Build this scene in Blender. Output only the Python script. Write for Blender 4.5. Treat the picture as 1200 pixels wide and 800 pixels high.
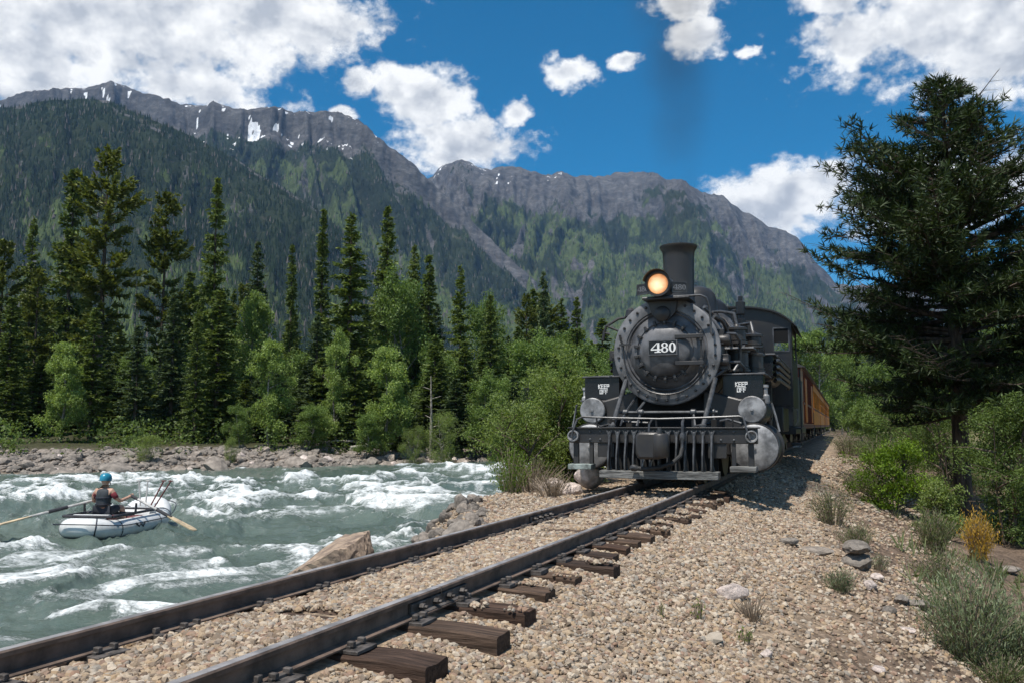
import bpy, math, random
import numpy as np
from mathutils import Vector, Matrix

for _o in list(bpy.data.objects):
    bpy.data.objects.remove(_o)
scene = bpy.context.scene
COL = scene.collection
R_ = math.radians

# ------------------------------------------------------------------ camera
FPX, HY, EYE = 1000.0, 498.0, 0.8905          # focal length in photo pixels, horizon row, eye above rail head
PITCH = math.atan((HY - 400) / FPX)
CT, ST = math.cos(PITCH), math.sin(PITCH)
cam_data = bpy.data.cameras.new('camera')
cam_data.sensor_width = 36.0
cam_data.lens = 36.0 * FPX / 1200.0
cam_data.clip_start = 0.05
cam_data.clip_end = 30000
cam = bpy.data.objects.new('camera', cam_data)
cam.location = (0, 0, EYE)
cam.rotation_euler = (math.pi / 2 + PITCH, 0, 0)
COL.objects.link(cam)
scene.camera = cam

# ------------------------------------------------------------------ sun, sky, exposure
SUN_EL, SUN_AZ = 66.0, -146.0                 # azimuth clockwise from the view direction (+Y)
SUN_DIR = Vector((math.sin(R_(SUN_AZ)) * math.cos(R_(SUN_EL)), math.cos(R_(SUN_AZ)) * math.cos(R_(SUN_EL)), math.sin(R_(SUN_EL))))
SKY_STRENGTH, SUN_STRENGTH = 0.12, 4.6
sl = bpy.data.lights.new('sun', 'SUN')
sl.energy = SUN_STRENGTH
sl.angle = R_(0.6)
sl.color = (1.0, 0.95, 0.88)
so = bpy.data.objects.new('sun', sl)
so.rotation_euler = SUN_DIR.to_track_quat('Z', 'Y').to_euler()
so.location = (0, 0, 60)
COL.objects.link(so)
scene.view_settings.view_transform = 'Standard'
scene.view_settings.look = 'None'
scene.view_settings.exposure = 0.30
scene.view_settings.gamma = 1.0
scene.view_settings.use_curve_mapping = False
scene.cycles.max_bounces = 6
scene.cycles.transparent_max_bounces = 8
scene.cycles.volume_bounces = 0
scene.cycles.caustics_reflective = False
scene.cycles.caustics_refractive = False


def pix2dir(px, py):
    a, b = (px - 600) / FPX, (400 - py) / FPX
    return Vector((a, CT - b * ST, ST + b * CT)).normalized()


def at(px, py, depth):
    """point seen at photo pixel px,py that stands 'depth' metres down the valley"""
    d = pix2dir(px, py)
    k = depth / d.y
    return Vector((d.x * k, depth, EYE + d.z * k))


# node helpers
class NT:
    def __init__(self, tree):
        self.t = tree
        self.n = tree.nodes
        self.l = tree.links

    def new(self, typ, **kw):
        nd = self.n.new(typ)
        for k, v in kw.items():
            setattr(nd, k, v)
        return nd

    def inp(self, sock, v):
        if v is None:
            return
        if hasattr(v, 'is_linked') or hasattr(v, 'links'):
            self.l.new(v, sock)
        else:
            if hasattr(sock.default_value, '__len__') and not hasattr(v, '__len__'):
                sock.default_value = [v] * len(sock.default_value)
            elif hasattr(sock.default_value, '__len__') and len(sock.default_value) == 4 and len(v) == 3:
                sock.default_value = (*v, 1)
            else:
                sock.default_value = v

    def math(self, op, a, b=None, c=None, clamp=False):
        nd = self.new('ShaderNodeMath', operation=op, use_clamp=clamp)
        for i, v in enumerate((a, b, c)):
            self.inp(nd.inputs[i], v)
        return nd.outputs[0]

    def vmath(self, op, a, b=None, out=0):
        nd = self.new('ShaderNodeVectorMath', operation=op)
        self.inp(nd.inputs[0], a)
        if b is not None:
            if op == 'SCALE':
                self.inp(nd.inputs[3], b)
            else:
                self.inp(nd.inputs[1], b)
        return nd.outputs['Value'] if op in ('LENGTH', 'DOT_PRODUCT', 'DISTANCE') else nd.outputs[0]

    def mix(self, f, a, b, typ='MIX'):
        nd = self.new('ShaderNodeMix', data_type='RGBA', blend_type=typ)
        self.inp(nd.inputs[0], f)
        self.inp(nd.inputs[6], a)
        self.inp(nd.inputs[7], b)
        return nd.outputs[2]

    def noise(self, vec, scale, detail=4, rough=0.55, dist=0.0, out=0):
        nd = self.new('ShaderNodeTexNoise')
        if vec is not None:
            self.l.new(vec, nd.inputs['Vector'])
        nd.inputs['Scale'].default_value = scale
        nd.inputs['Detail'].default_value = detail
        nd.inputs['Roughness'].default_value = rough
        nd.inputs['Distortion'].default_value = dist
        return nd.outputs[out]

    def ramp(self, fac, stops, interp='LINEAR'):
        nd = self.new('ShaderNodeValToRGB')
        cr = nd.color_ramp
        cr.interpolation = interp
        while len(cr.elements) < len(stops):
            cr.elements.new(0.5)
        for e, (p, c) in zip(cr.elements, stops):
            e.position = p
            e.color = (*c, 1) if len(c) == 3 else c
        self.l.new(fac, nd.inputs[0])
        return nd.outputs[0]

    def smooth(self, v, a, b, lo=0.0, hi=1.0):
        nd = self.new('ShaderNodeMapRange', interpolation_type='SMOOTHSTEP')
        self.inp(nd.inputs[0], v)
        self.inp(nd.inputs[1], a)
        self.inp(nd.inputs[2], b)
        nd.inputs[3].default_value = lo
        nd.inputs[4].default_value = hi
        return nd.outputs[0]

    def sep(self, v):
        nd = self.new('ShaderNodeSeparateXYZ')
        self.l.new(v, nd.inputs[0])
        return nd.outputs

    def comb(self, x, y, z):
        nd = self.new('ShaderNodeCombineXYZ')
        for i, v in enumerate((x, y, z)):
            self.inp(nd.inputs[i], v)
        return nd.outputs[0]


world = bpy.data.worlds.new('World')
scene.world = world
world.use_nodes = True
W = NT(world.node_tree)
W.n.clear()
w_out = W.new('ShaderNodeOutputWorld')
w_bg = W.new('ShaderNodeBackground')
w_bg.inputs['Strength'].default_value = SKY_STRENGTH
W.l.new(w_bg.outputs[0], w_out.inputs[0])
sky = W.new('ShaderNodeTexSky', sky_type='NISHITA')
sky.sun_disc = False
sky.sun_elevation = R_(SUN_EL)
sky.sun_rotation = R_(SUN_AZ)
sky.altitude = 2600
sky.air_density = 1.0
sky.dust_density = 0.6
sky.ozone_density = 2.4
w_dir = W.new('ShaderNodeTexCoord').outputs['Generated']
dx, dy, dz = W.sep(w_dir)
az = W.math('ARCTAN2', dx, dy)
el = W.math('ARCSINE', dz)
# cumulus clouds: soft bodies placed in the sky, broken up by fractal noise
CLOUDS = [(120, 15, 300, 118), (330, 22, 165, 60), (215, 98, 90, 30), (20, 60, 120, 75),
          (500, 122, 62, 52), (545, 168, 100, 36), (470, 100, 46, 32), (420, 98, 28, 19), (398, 131, 26, 13), (525, 185, 50, 26),
          (662, 88, 42, 24), (603, 131, 26, 14), (735, 74, 24, 14), (805, 6, 52, 16), (815, 42, 40, 27), (872, 59, 17, 9),
          (1110, 20, 180, 84), (1000, 42, 72, 44), (1180, 60, 140, 62), (975, 0, 60, 20),
          (895, 236, 110, 44), (975, 214, 48, 32), (1080, 235, 110, 50), (1175, 215, 60, 40)]
aevec = W.comb(az, el, 0.0)
# large-scale edge wobble
wob = W.noise(W.vmath('MULTIPLY', w_dir, (1.0, 1.0, 1.5)), 9.0, 6, 0.6, out=1)
wobc = W.vmath('SCALE', W.vmath('SUBTRACT', wob, (0.5, 0.5, 0.5)), 0.055)
aew = W.vmath('ADD', aevec, wobc)
field = None
low = None
for (bx, by, rx, ry) in CLOUDS:
    d0 = pix2dir(bx, by)
    a0, e0 = math.atan2(d0.x, d0.y), math.asin(d0.z)
    dd = W.vmath('MULTIPLY', W.vmath('SUBTRACT', aew, (a0, e0, 0)), (1 / (rx * 0.95 / FPX), 1 / (ry * 0.95 / FPX), 0))
    ln = W.math('SUBTRACT', 1.0, W.vmath('LENGTH', dd))
    field = ln if field is None else W.math('MAXIMUM', field, ln)
# the same broken cumulus over the rest of the sky
gen = W.math('SUBTRACT', W.noise(W.vmath('MULTIPLY', w_dir, (1, 1, 2.2)), 2.4, 3, 0.5), 0.53)
gen = W.math('MULTIPLY', gen, 4.0)
outf = W.vmath('LENGTH', W.vmath('MULTIPLY', W.vmath('SUBTRACT', aevec, (0, 0.25, 0)), (1 / 0.85, 1 / 0.5, 0)))
gen = W.math('SUBTRACT', gen, W.smooth(outf, 0.9, 1.25, 2.5, 0.0))
field = W.math('MAXIMUM', field, gen)
n1 = W.noise(W.vmath('MULTIPLY', w_dir, (1.0, 1.0, 1.35)), 16.0, 9, 0.58)
n1b = W.noise(W.vmath('ADD', W.vmath('MULTIPLY', w_dir, (1.0, 1.0, 1.35)), (-0.016, -0.006, 0.024)), 16.0, 9, 0.58)
n3 = W.noise(W.vmath('MULTIPLY', w_dir, (1.0, 1.0, 1.3)), 46.0, 6, 0.6)
dens = W.math('ADD', W.math('ADD', W.math('MULTIPLY', field, 1.28), W.math('MULTIPLY', W.math('SUBTRACT', n1, 0.5), 1.7)), W.math('MULTIPLY', W.math('SUBTRACT', n3, 0.5), 1.7))
mask = W.smooth(dens, -0.06, 0.66)
lit = W.math('MULTIPLY', W.math('SUBTRACT', n1, n1b), 3.2)
big = W.noise(w_dir, 5.0, 4, 0.5)
shade = W.math('ADD', W.math('ADD', lit, 0.86), W.math('MULTIPLY', W.math('SUBTRACT', big, 0.5), 0.9))
thick = W.smooth(field, 0.25, 0.95)
shade = W.math('SUBTRACT', shade, W.math('MULTIPLY', thick, 0.42), clamp=True)
ccol = W.mix(shade, (3.7, 3.95, 4.35, 1), (7.7, 7.7, 7.6, 1))
hsv = W.new('ShaderNodeHueSaturation')
hsv.inputs['Hue'].default_value = 0.487
hsv.inputs['Saturation'].default_value = 1.5
hsv.inputs['Value'].default_value = 0.86
W.l.new(sky.outputs[0], hsv.inputs['Color'])
skyc = W.mix(W.math('MULTIPLY', mask, 0.985), hsv.outputs[0], ccol)
W.l.new(skyc, w_bg.inputs['Color'])


# ------------------------------------------------------------------ object helpers
def tag(o, label=None, cat=None, group=None, kind=None):
    if label: o['label'] = label
    if cat: o['category'] = cat
    if group: o['group'] = group
    if kind: o['kind'] = kind
    return o


def link(name, mesh, parent=None, loc=None, rz=None):
    o = bpy.data.objects.new(name, mesh)
    COL.objects.link(o)
    if parent is not None: o.parent = parent
    if loc is not None: o.location = loc
    if rz is not None: o.rotation_euler = (0, 0, rz)
    return o


def empty(name, loc=(0, 0, 0), rz=0.0, label=None, cat=None, group=None):
    o = link(name, None, None, loc, rz)
    o.empty_display_size = 0.2
    return tag(o, label, cat, group)


def np_mesh(name, verts, tris=None, quads=None, mat=None, smooth=False):
    verts = np.asarray(verts, np.float32).reshape(-1, 3)
    me = bpy.data.meshes.new(name)
    loops, starts, k = [], [], 0
    if tris is not None and len(tris):
        tris = np.asarray(tris, np.int32); loops.append(tris.ravel()); starts.append(np.arange(len(tris)) * 3); k = tris.size
    if quads is not None and len(quads):
        quads = np.asarray(quads, np.int32); loops.append(quads.ravel()); starts.append(np.arange(len(quads)) * 4 + k)
    loops = np.concatenate(loops).astype(np.int32); starts = np.concatenate(starts).astype(np.int32)
    me.vertices.add(len(verts)); me.vertices.foreach_set('co', verts.ravel())
    me.loops.add(len(loops)); me.loops.foreach_set('vertex_index', loops)
    me.polygons.add(len(starts)); me.polygons.foreach_set('loop_start', starts)
    me.update(calc_edges=True)
    me.polygons.foreach_set('use_smooth', np.full(len(starts), smooth, bool))
    if mat: me.materials.append(mat)
    return me


def attr(me, name, arr, typ='FLOAT'):
    a = me.attributes.new(name, typ, 'POINT')
    if typ == 'FLOAT': a.data.foreach_set('value', np.asarray(arr, np.float32).ravel())
    elif typ == 'FLOAT_COLOR':
        c = np.ones((len(arr), 4), np.float32); c[:, :3] = arr
        a.data.foreach_set('color', c.ravel())
    else: a.data.foreach_set('vector', np.asarray(arr, np.float32).ravel())


class MB:
    """collects simple solids into one mesh"""
    def __init__(self):
        self.v, self.f = [], []

    def add(self, vs, fs):
        b = len(self.v)
        self.v += [tuple(p) for p in vs]
        self.f += [[i + b for i in f] for f in fs]
        return self

    def box(self, x0, x1, y0, y1, z0, z1, M=None):
        vs = [Vector(p) for p in ((x0, y0, z0), (x1, y0, z0), (x1, y1, z0), (x0, y1, z0), (x0, y0, z1), (x1, y0, z1), (x1, y1, z1), (x0, y1, z1))]
        if M is not None: vs = [M @ p for p in vs]
        return self.add(vs, [(3, 2, 1, 0), (4, 5, 6, 7), (0, 1, 5, 4), (1, 2, 6, 5), (2, 3, 7, 6), (3, 0, 4, 7)])

    def cyl(self, p0, p1, r0, r1=None, n=14, caps=True):
        r1 = r0 if r1 is None else r1
        p0, p1 = Vector(p0), Vector(p1)
        q = (p1 - p0).to_track_quat('Z', 'Y')
        vs, fs = [], []
        for p, r in ((p0, r0), (p1, r1)):
            for i in range(n):
                a = 2 * math.pi * i / n
                vs.append(p + q @ Vector((math.cos(a) * r, math.sin(a) * r, 0)))
        for i in range(n):
            j = (i + 1) % n
            fs.append((i, j, n + j, n + i))
        if caps:
            fs.append(tuple(range(n - 1, -1, -1))); fs.append(tuple(range(n, 2 * n)))
        return self.add(vs, fs)

    def lathe(self, prof, org=(0, 0, 0), axis=(0, 0, 1), n=24):
        """prof: list of (radius, distance along axis)"""
        org = Vector(org); q = Vector(axis).to_track_quat('Z', 'Y')
        vs, fs = [], []
        for r, h in prof:
            for i in range(n):
                a = 2 * math.pi * i / n
                vs.append(org + q @ Vector((math.cos(a) * r, math.sin(a) * r, h)))
        for k in range(len(prof) - 1):
            for i in range(n):
                j = (i + 1) % n
                fs.append((k * n + i, k * n + j, (k + 1) * n + j, (k + 1) * n + i))
        fs.append(tuple(range(n - 1, -1, -1)))
        m = (len(prof) - 1) * n
        fs.append(tuple(range(m, m + n)))
        return self.add(vs, fs)

    def tube(self, pts, r, n=8, taper=None):
        pts = [Vector(p) for p in pts]
        vs, fs = [], []
        prev = None
        for i, p in enumerate(pts):
            t = (pts[min(i + 1, len(pts) - 1)] - pts[max(i - 1, 0)]).normalized()
            if prev is None:
                up = Vector((0, 0, 1)) if abs(t.z) < 0.9 else Vector((1, 0, 0))
                s = t.cross(up).normalized()
            else:
                s = (prev - t * prev.dot(t)).normalized()
            prev = s
            b = t.cross(s)
            rr = r if taper is None else r * taper[i]
            for k in range(n):
                a = 2 * math.pi * k / n
                vs.append(p + s * math.cos(a) * rr + b * math.sin(a) * rr)
        for i in range(len(pts) - 1):
            for k in range(n):
                j = (k + 1) % n
                fs.append((i * n + k, i * n + j, (i + 1) * n + j, (i + 1) * n + k))
        fs.append(tuple(range(n - 1, -1, -1)))
        m = (len(pts) - 1) * n
        fs.append(tuple(range(m, m + n)))
        return self.add(vs, fs)

    def prism(self, poly, y0, y1, axis='y'):
        """poly of (a,b) in the plane across axis, extruded from y0 to y1"""
        n = len(poly)
        def P(a, b, h):
            return (a, h, b) if axis == 'y' else ((h, a, b) if axis == 'x' else (a, b, h))
        vs = [P(a, b, y0) for a, b in poly] + [P(a, b, y1) for a, b in poly]
        fs = [tuple(range(n)), tuple(range(2 * n - 1, n - 1, -1))]
        for i in range(n):
            j = (i + 1) % n
            fs.append((j, i, n + i, n + j))
        return self.add(vs, fs)

    def mesh(self, name, mat, smooth=35):
        me = bpy.data.meshes.new(name)
        me.from_pydata([tuple(p) for p in self.v], [], self.f)
        import bmesh
        bm = bmesh.new(); bm.from_mesh(me)
        bmesh.ops.recalc_face_normals(bm, faces=bm.faces)
        bm.to_mesh(me); bm.free()
        if smooth:
            me.shade_smooth()
            me.set_sharp_from_angle(angle=R_(smooth))
        me.materials.append(mat)
        return me

    def build(self, name, mat, parent=None, bevel=0.0, smooth=35, loc=None, rz=None):
        o = link(name, self.mesh(name, mat, smooth), parent, loc, rz)
        if bevel:
            md = o.modifiers.new('bevel', 'BEVEL')
            md.width = bevel; md.segments = 2; md.limit_method = 'ANGLE'; md.angle_limit = R_(40)
        return o


def copy_tree(o, parent=None):
    c = o.copy(); COL.objects.link(c); c.parent = parent
    for ch in list(o.children):
        copy_tree(ch, c)
    return c


# ------------------------------------------------------------------ numeric noise
def _hash(ix, iy, seed):
    h = (ix.astype(np.int64) * 374761393 + iy.astype(np.int64) * 668265263 + seed * 1274126177) & 0xFFFFFFFF
    h = ((h ^ (h >> 13)) * 1274126177) & 0xFFFFFFFF
    h = h ^ (h >> 16)
    return (h & 0xFFFFFF) / float(0xFFFFFF)


def vnoise(x, y, seed=0):
    x = np.asarray(x, float); y = np.asarray(y, float)
    ix, iy = np.floor(x), np.floor(y)
    fx, fy = x - ix, y - iy
    fx = fx * fx * fx * (fx * (fx * 6 - 15) + 10); fy = fy * fy * fy * (fy * (fy * 6 - 15) + 10)
    ix = ix.astype(np.int64); iy = iy.astype(np.int64)
    a, b, c, d = _hash(ix, iy, seed), _hash(ix + 1, iy, seed), _hash(ix, iy + 1, seed), _hash(ix + 1, iy + 1, seed)
    return (a + (b - a) * fx) * (1 - fy) + (c + (d - c) * fx) * fy


def fbm(x, y, seed=0, octv=5, gain=0.5, lac=2.03):
    s, a, t = 0.0, 1.0, 0.0
    for k in range(octv):
        s = s + a * vnoise(x, y, seed + k * 17); t += a
        a *= gain; x = x * lac + 13.7; y = y * lac - 7.3
    return s / t


def ridged(x, y, seed=0, octv=5, gain=0.5, lac=2.05):
    s, a, t = 0.0, 1.0, 0.0
    for k in range(octv):
        s = s + a * (1 - np.abs(2 * vnoise(x, y, seed + k * 31) - 1)); t += a
        a *= gain; x = x * lac + 5.1; y = y * lac + 9.2
    return s / t


def sstep(x, a, b):
    t = np.clip((np.asarray(x, float) - a) / (b - a), 0, 1)
    return t * t * (3 - 2 * t)

# ------------------------------------------------------------------ materials
def mat_new(name):
    m = bpy.data.materials.new(name)
    m.use_nodes = True
    t = NT(m.node_tree)
    b = t.n['Principled BSDF']
    return m, t, b


def pmat(name, col, rough=0.6, metal=0.0, var=0.25, scale=6.0, bump=0.0, bscale=40.0, col2=None, spec=0.5, isl=0.0, coords='Object', stretch=None):
    """principled material with procedural colour variation (and per-island / per-object shift)"""
    m, t, b = mat_new(name)
    co = t.new('ShaderNodeTexCoord').outputs[coords]
    if stretch: co = t.vmath('MULTIPLY', co, stretch)
    n = t.noise(co, scale, 5, 0.6)
    c2 = col2 if col2 else tuple(c * (1 - var * 1.6) for c in col)
    f = t.smooth(n, 0.32, 0.68)
    c = t.mix(f, (*c2, 1), (*tuple(min(1, x * (1 + var * 0.5)) for x in col), 1))
    if isl:
        rnd = t.new('ShaderNodeNewGeometry').outputs['Random Per Island']
        oi = t.new('ShaderNodeObjectInfo').outputs['Random']
        v = t.math('ADD', 1 - isl * 0.5, t.math('MULTIPLY', t.math('ADD', t.math('MULTIPLY', rnd, 0.6), t.math('MULTIPLY', oi, 0.4)), isl))
        c = t.vmath('SCALE', c, v)
    t.l.new(c, b.inputs['Base Color'])
    b.inputs['Roughness'].default_value = rough
    t.l.new(t.math('ADD', rough - 0.08, t.math('MULTIPLY', n, 0.16)), b.inputs['Roughness'])
    b.inputs['Metallic'].default_value = metal
    b.inputs['Specular IOR Level'].default_value = spec
    if bump:
        bp = t.new('ShaderNodeBump')
        bp.inputs['Strength'].default_value = bump
        bp.inputs['Distance'].default_value = 0.02
        t.l.new(t.noise(co, bscale, 6, 0.65), bp.inputs['Height'])
        t.l.new(bp.outputs[0], b.inputs['Normal'])
    return m


def leaf_mat(name, c1, c2, trans=0.3, spread=0.5, rough=0.55):
    m, t, b = mat_new(name)
    rnd = t.new('ShaderNodeNewGeometry').outputs['Random Per Island']
    oi = t.new('ShaderNodeObjectInfo').outputs['Random']
    pos = t.new('ShaderNodeTexCoord').outputs['Object']
    n = t.noise(pos, 0.9, 2, 0.5)
    f = t.math('ADD', t.math('MULTIPLY', rnd, 0.5), t.math('SUBTRACT', t.math('ADD', t.math('MULTIPLY', n, 0.7), t.math('MULTIPLY', oi, 0.3)), 0.25), clamp=True)
    c = t.mix(f, (*c1, 1), (*c2, 1))
    v = t.math('ADD', 1 - spread / 2, t.math('MULTIPLY', rnd, spread))
    c = t.vmath('SCALE', c, v)
    t.l.new(c, b.inputs['Base Color'])
    b.inputs['Roughness'].default_value = rough
    b.inputs['Specular IOR Level'].default_value = 0.3
    tr = t.new('ShaderNodeBsdfTranslucent')
    t.l.new(t.vmath('MULTIPLY', c, (1.25, 1.25, 0.6)), tr.inputs['Color'])
    mx = t.new('ShaderNodeMixShader')
    mx.inputs[0].default_value = trans
    t.l.new(b.outputs[0], mx.inputs[1]); t.l.new(tr.outputs[0], mx.inputs[2])
    t.l.new(mx.outputs[0], t.n['Material Output'].inputs['Surface'])
    return m


def stone_mat(name, cols, bump=0.5, bscale=14.0, vscale=5.0, rough=0.85):
    m, t, b = mat_new(name)
    oi = t.new('ShaderNodeObjectInfo').outputs['Random']
    co = t.new('ShaderNodeTexCoord').outputs['Object']
    st = [(i / max(1, len(cols) - 1), c) for i, c in enumerate(cols)]
    base = t.ramp(oi, st)
    n = t.noise(co, vscale, 6, 0.65)
    c = t.mix(t.smooth(n, 0.3, 0.7), t.vmath('SCALE', base, 0.55), t.vmath('SCALE', base, 1.15))
    t.l.new(c, b.inputs['Base Color'])
    b.inputs['Roughness'].default_value = rough
    b.inputs['Specular IOR Level'].default_value = 0.3
    if bump:
        bp = t.new('ShaderNodeBump'); bp.inputs['Strength'].default_value = bump; bp.inputs['Distance'].default_value = 0.03
        t.l.new(t.noise(co, bscale, 8, 0.7), bp.inputs['Height']); t.l.new(bp.outputs[0], b.inputs['Normal'])
    return m


M = {}
M['gravel'] = stone_mat('gravel', [(0.36, 0.25, 0.15), (0.42, 0.32, 0.215), (0.14, 0.10, 0.07), (0.50, 0.405, 0.295), (0.30, 0.19, 0.13), (0.28, 0.25, 0.21), (0.56, 0.47, 0.36), (0.16, 0.115, 0.085)], 0.0, vscale=30)
M['boulder'] = stone_mat('boulder', [(0.20, 0.175, 0.15), (0.27, 0.235, 0.20), (0.32, 0.27, 0.225)], 0.7, 7, 2.2)
M['boulder_pale'] = stone_mat('boulder_pale', [(0.60, 0.50, 0.44), (0.66, 0.56, 0.50)], 0.6, 8, 2.5)
M['slab_tan'] = pmat('slab_tan', (0.33, 0.245, 0.175), 0.85, var=0.45, scale=3, bump=0.9, bscale=9, col2=(0.15, 0.11, 0.085), stretch=(1, 5, 2))
M['bark'] = pmat('bark', (0.10, 0.075, 0.055), 0.9, var=0.5, scale=8, bump=0.8, bscale=30, stretch=(1, 1, 0.25))
M['bark_pale'] = pmat('bark_pale', (0.30, 0.27, 0.22), 0.85, var=0.5, scale=8, bump=0.5, bscale=30)
M['driftwood'] = pmat('driftwood', (0.42, 0.38, 0.33), 0.85, var=0.4, scale=5, bump=0.6, bscale=20)

# leaves
M['spruce'] = leaf_mat('spruce', (0.052, 0.085, 0.022), (0.175, 0.225, 0.058), 0.3)
M['spruce_blue'] = leaf_mat('spruce_blue', (0.040, 0.068, 0.032), (0.120, 0.165, 0.075), 0.28)
M['pine'] = leaf_mat('pine', (0.056, 0.080, 0.018), (0.185, 0.208, 0.050), 0.28)
M['fir_warm'] = leaf_mat('fir_warm', (0.050, 0.082, 0.018), (0.165, 0.215, 0.050), 0.28)
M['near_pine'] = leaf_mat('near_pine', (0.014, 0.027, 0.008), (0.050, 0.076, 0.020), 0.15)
M['aspen'] = leaf_mat('aspen', (0.135, 0.205, 0.050), (0.290, 0.375, 0.115), 0.42)
M['cottonwood'] = leaf_mat('cottonwood', (0.085, 0.145, 0.036), (0.200, 0.280, 0.080), 0.4)
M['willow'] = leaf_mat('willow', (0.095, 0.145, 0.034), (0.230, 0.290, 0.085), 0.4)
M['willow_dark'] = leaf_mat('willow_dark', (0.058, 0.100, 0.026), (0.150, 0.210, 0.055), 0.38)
M['shrub_bright'] = leaf_mat('shrub_bright', (0.050, 0.110, 0.010), (0.190, 0.290, 0.025), 0.4)
M['sage'] = leaf_mat('sage', (0.110, 0.145, 0.075), (0.220, 0.260, 0.145), 0.3)
M['weed'] = leaf_mat('weed', (0.080, 0.110, 0.045), (0.190, 0.215, 0.095), 0.35)
M['orange_weed'] = leaf_mat('orange_weed', (0.35, 0.20, 0.03), (0.55, 0.36, 0.06), 0.3)
M['dry_twig'] = leaf_mat('dry_twig', (0.20, 0.155, 0.11), (0.34, 0.27, 0.20), 0.1)


# ------------------------------------------------------------------ track line and land form
TH = math.atan(0.385)
def Xc(Y):
    Y = np.asarray(Y, float)
    return 1.937 + 0.385 * (Y - 12) - 0.0026 * np.minimum(Y - 12, 0) ** 2
def dXc(Y):
    return 0.385 - 0.0052 * np.minimum(np.asarray(Y, float) - 12, 0)
def lat(X, Y):
    return (X - Xc(Y)) / np.sqrt(1 + dXc(Y) ** 2)
WATER = -1.51
def yfar(X):
    X = np.asarray(X, float)
    b = 57 + 0.59 * np.minimum(X + 1.4, 6) + 2.3 * np.maximum(X - 4.6, 0)
    return b + 2.2 * (fbm(X * 0.16, X * 0 + 3.3, 5, 4) - 0.5) * 2
def shore(Y):      # lateral place of the near bank's brink, left of the track
    Y = np.asarray(Y, float)
    return -(0.98 + 1.75 * sstep(Y, 8.3, 13.0) + 1.2 * sstep(Y, 16, 30))
def ground_h(X, Y):
    X = np.asarray(X, float); Y = np.asarray(Y, float)
    s = lat(X, Y)
    fade = 1 - 0.72 * sstep(Y, 20, 42)
    right = np.interp(s, [0.30, 0.55, 0.95, 1.25, 2.0, 3.0, 4.0, 5.6, 8, 14, 30, 70, 200, 2000],
                      [-0.126, -0.150, -0.215, -0.28, -0.50, -0.84, -1.24, -1.62, -1.66, -1.45, -1.0, -0.5, 1.5, 8]) 
    right = np.where(s > 1.0, -0.28 + (right + 0.28) * fade, right)
    right = right + np.where(s > 1.3, sstep(s, 1.3, 3) * (0.30 * (fbm(X * 0.55, Y * 0.55, 11, 4) - 0.5) + 0.10 * (fbm(X * 2.1, Y * 2.1, 12, 3) - 0.5)), 0)
    e = shore(Y)
    over = np.maximum(e - s, 0)
    left = -0.165 - 0.05 * sstep(-s, 0.5, 1.0) - over * 0.95 + 0.16 * sstep(over, 0, 0.8) * (fbm(X * 1.7, Y * 1.7, 13, 4) - 0.5) * 2
    left = np.maximum(left, -2.5 + 0.3 * (fbm(X * 0.4, Y * 0.4, 21, 3) - 0.5))
    mid = -0.128
    h = np.where(s > 0.30, right, np.where(s > -0.40, mid, left))
    d = Y - yfar(X)
    far = np.interp(d, [-4, -1.2, 0, 1.5, 5.5, 11, 30, 120, 600, 3000], [-2.4, -1.75, -1.51, -1.28, -0.75, -0.25, 0.6, 2.5, 10, 40])
    far = far + sstep(d, -0.5, 2.5) * 0.45 * (fbm(X * 0.45, Y * 0.45, 31, 4) - 0.5)
    riv = (s < 0) & (d > -4)
    h = np.where(riv, np.maximum(far, np.where(over > 0, np.minimum(left, far + 9), left)), h)
    h = h + 0.02 * (fbm(X * 6, Y * 6, 41, 3) - 0.5)
    return h


def spaced(lo, hi, fine_lo, fine_hi, step, grow=1.09):
    mid = list(np.arange(fine_lo, fine_hi, step))
    a, st = [], step
    x = fine_lo
    while x > lo:
        st *= grow; x -= st; a.append(x)
    b, st = [], step
    x = mid[-1]
    while x < hi:
        st *= grow; x += st; b.append(x)
    return np.array(a[::-1] + mid + b)


gx = spaced(-5000, 5000, -8, 12, 0.13)
gy = spaced(-250, 5600, 1.5, 22, 0.14, 1.07)
GX, GY = np.meshgrid(gx, gy)
GZ = ground_h(GX, GY)
nx, ny = len(gx), len(gy)
idx = np.arange(nx * ny).reshape(ny, nx)
gq = np.stack([idx[:-1, :-1], idx[:-1, 1:], idx[1:, 1:], idx[1:, :-1]], -1).reshape(-1, 4)
S = lat(GX, GY)
D = GY - yfar(GX)
gravel = sstep(S, -3.6, -2.2) * (1 - sstep(S + 1.3 * (fbm(GX * 0.5, GY * 0.5, 51, 4) - 0.5), 1.7, 2.9 )) * (1 - sstep(GY, 60, 120))
bank = np.where(S < 0, (sstep(D, -3, -1) * (1 - sstep(D, 6.5, 9))) + sstep(shore(GY) - S, 0, .6) * (1 - sstep(D, -3, 0)), 0)
meadow = sstep(S, 5, 12)
cg, cd, cb, cf, cm = [np.array(c) for c in ((0.31, 0.235, 0.165), (0.150, 0.108, 0.078), (0.19, 0.155, 0.122), (0.055, 0.055, 0.028), (0.20, 0.175, 0.085))]
col = np.where((S > 0)[..., None], cd, cf)
col = col + (cm - col) * meadow[..., None] * (sstep(fbm(GX * 0.3, GY * 0.3, 61, 4), 0.35, 0.6))[..., None]
col = col + (cb - col) * np.clip(bank, 0, 1)[..., None]
col = col + (cg - col) * gravel[..., None]
m, t, b = mat_new('land')
pos = t.new('ShaderNodeNewGeometry').outputs['Position']
vc = t.new('ShaderNodeAttribute', attribute_name='gcol').outputs['Color']
vor = t.new('ShaderNodeTexVoronoi'); vor.inputs['Scale'].default_value = 24; t.l.new(pos, vor.inputs['Vector'])
rnd = t.sep(vor.outputs['Color'])[0]
n = t.noise(pos, 2.5, 8, 0.65)
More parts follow.
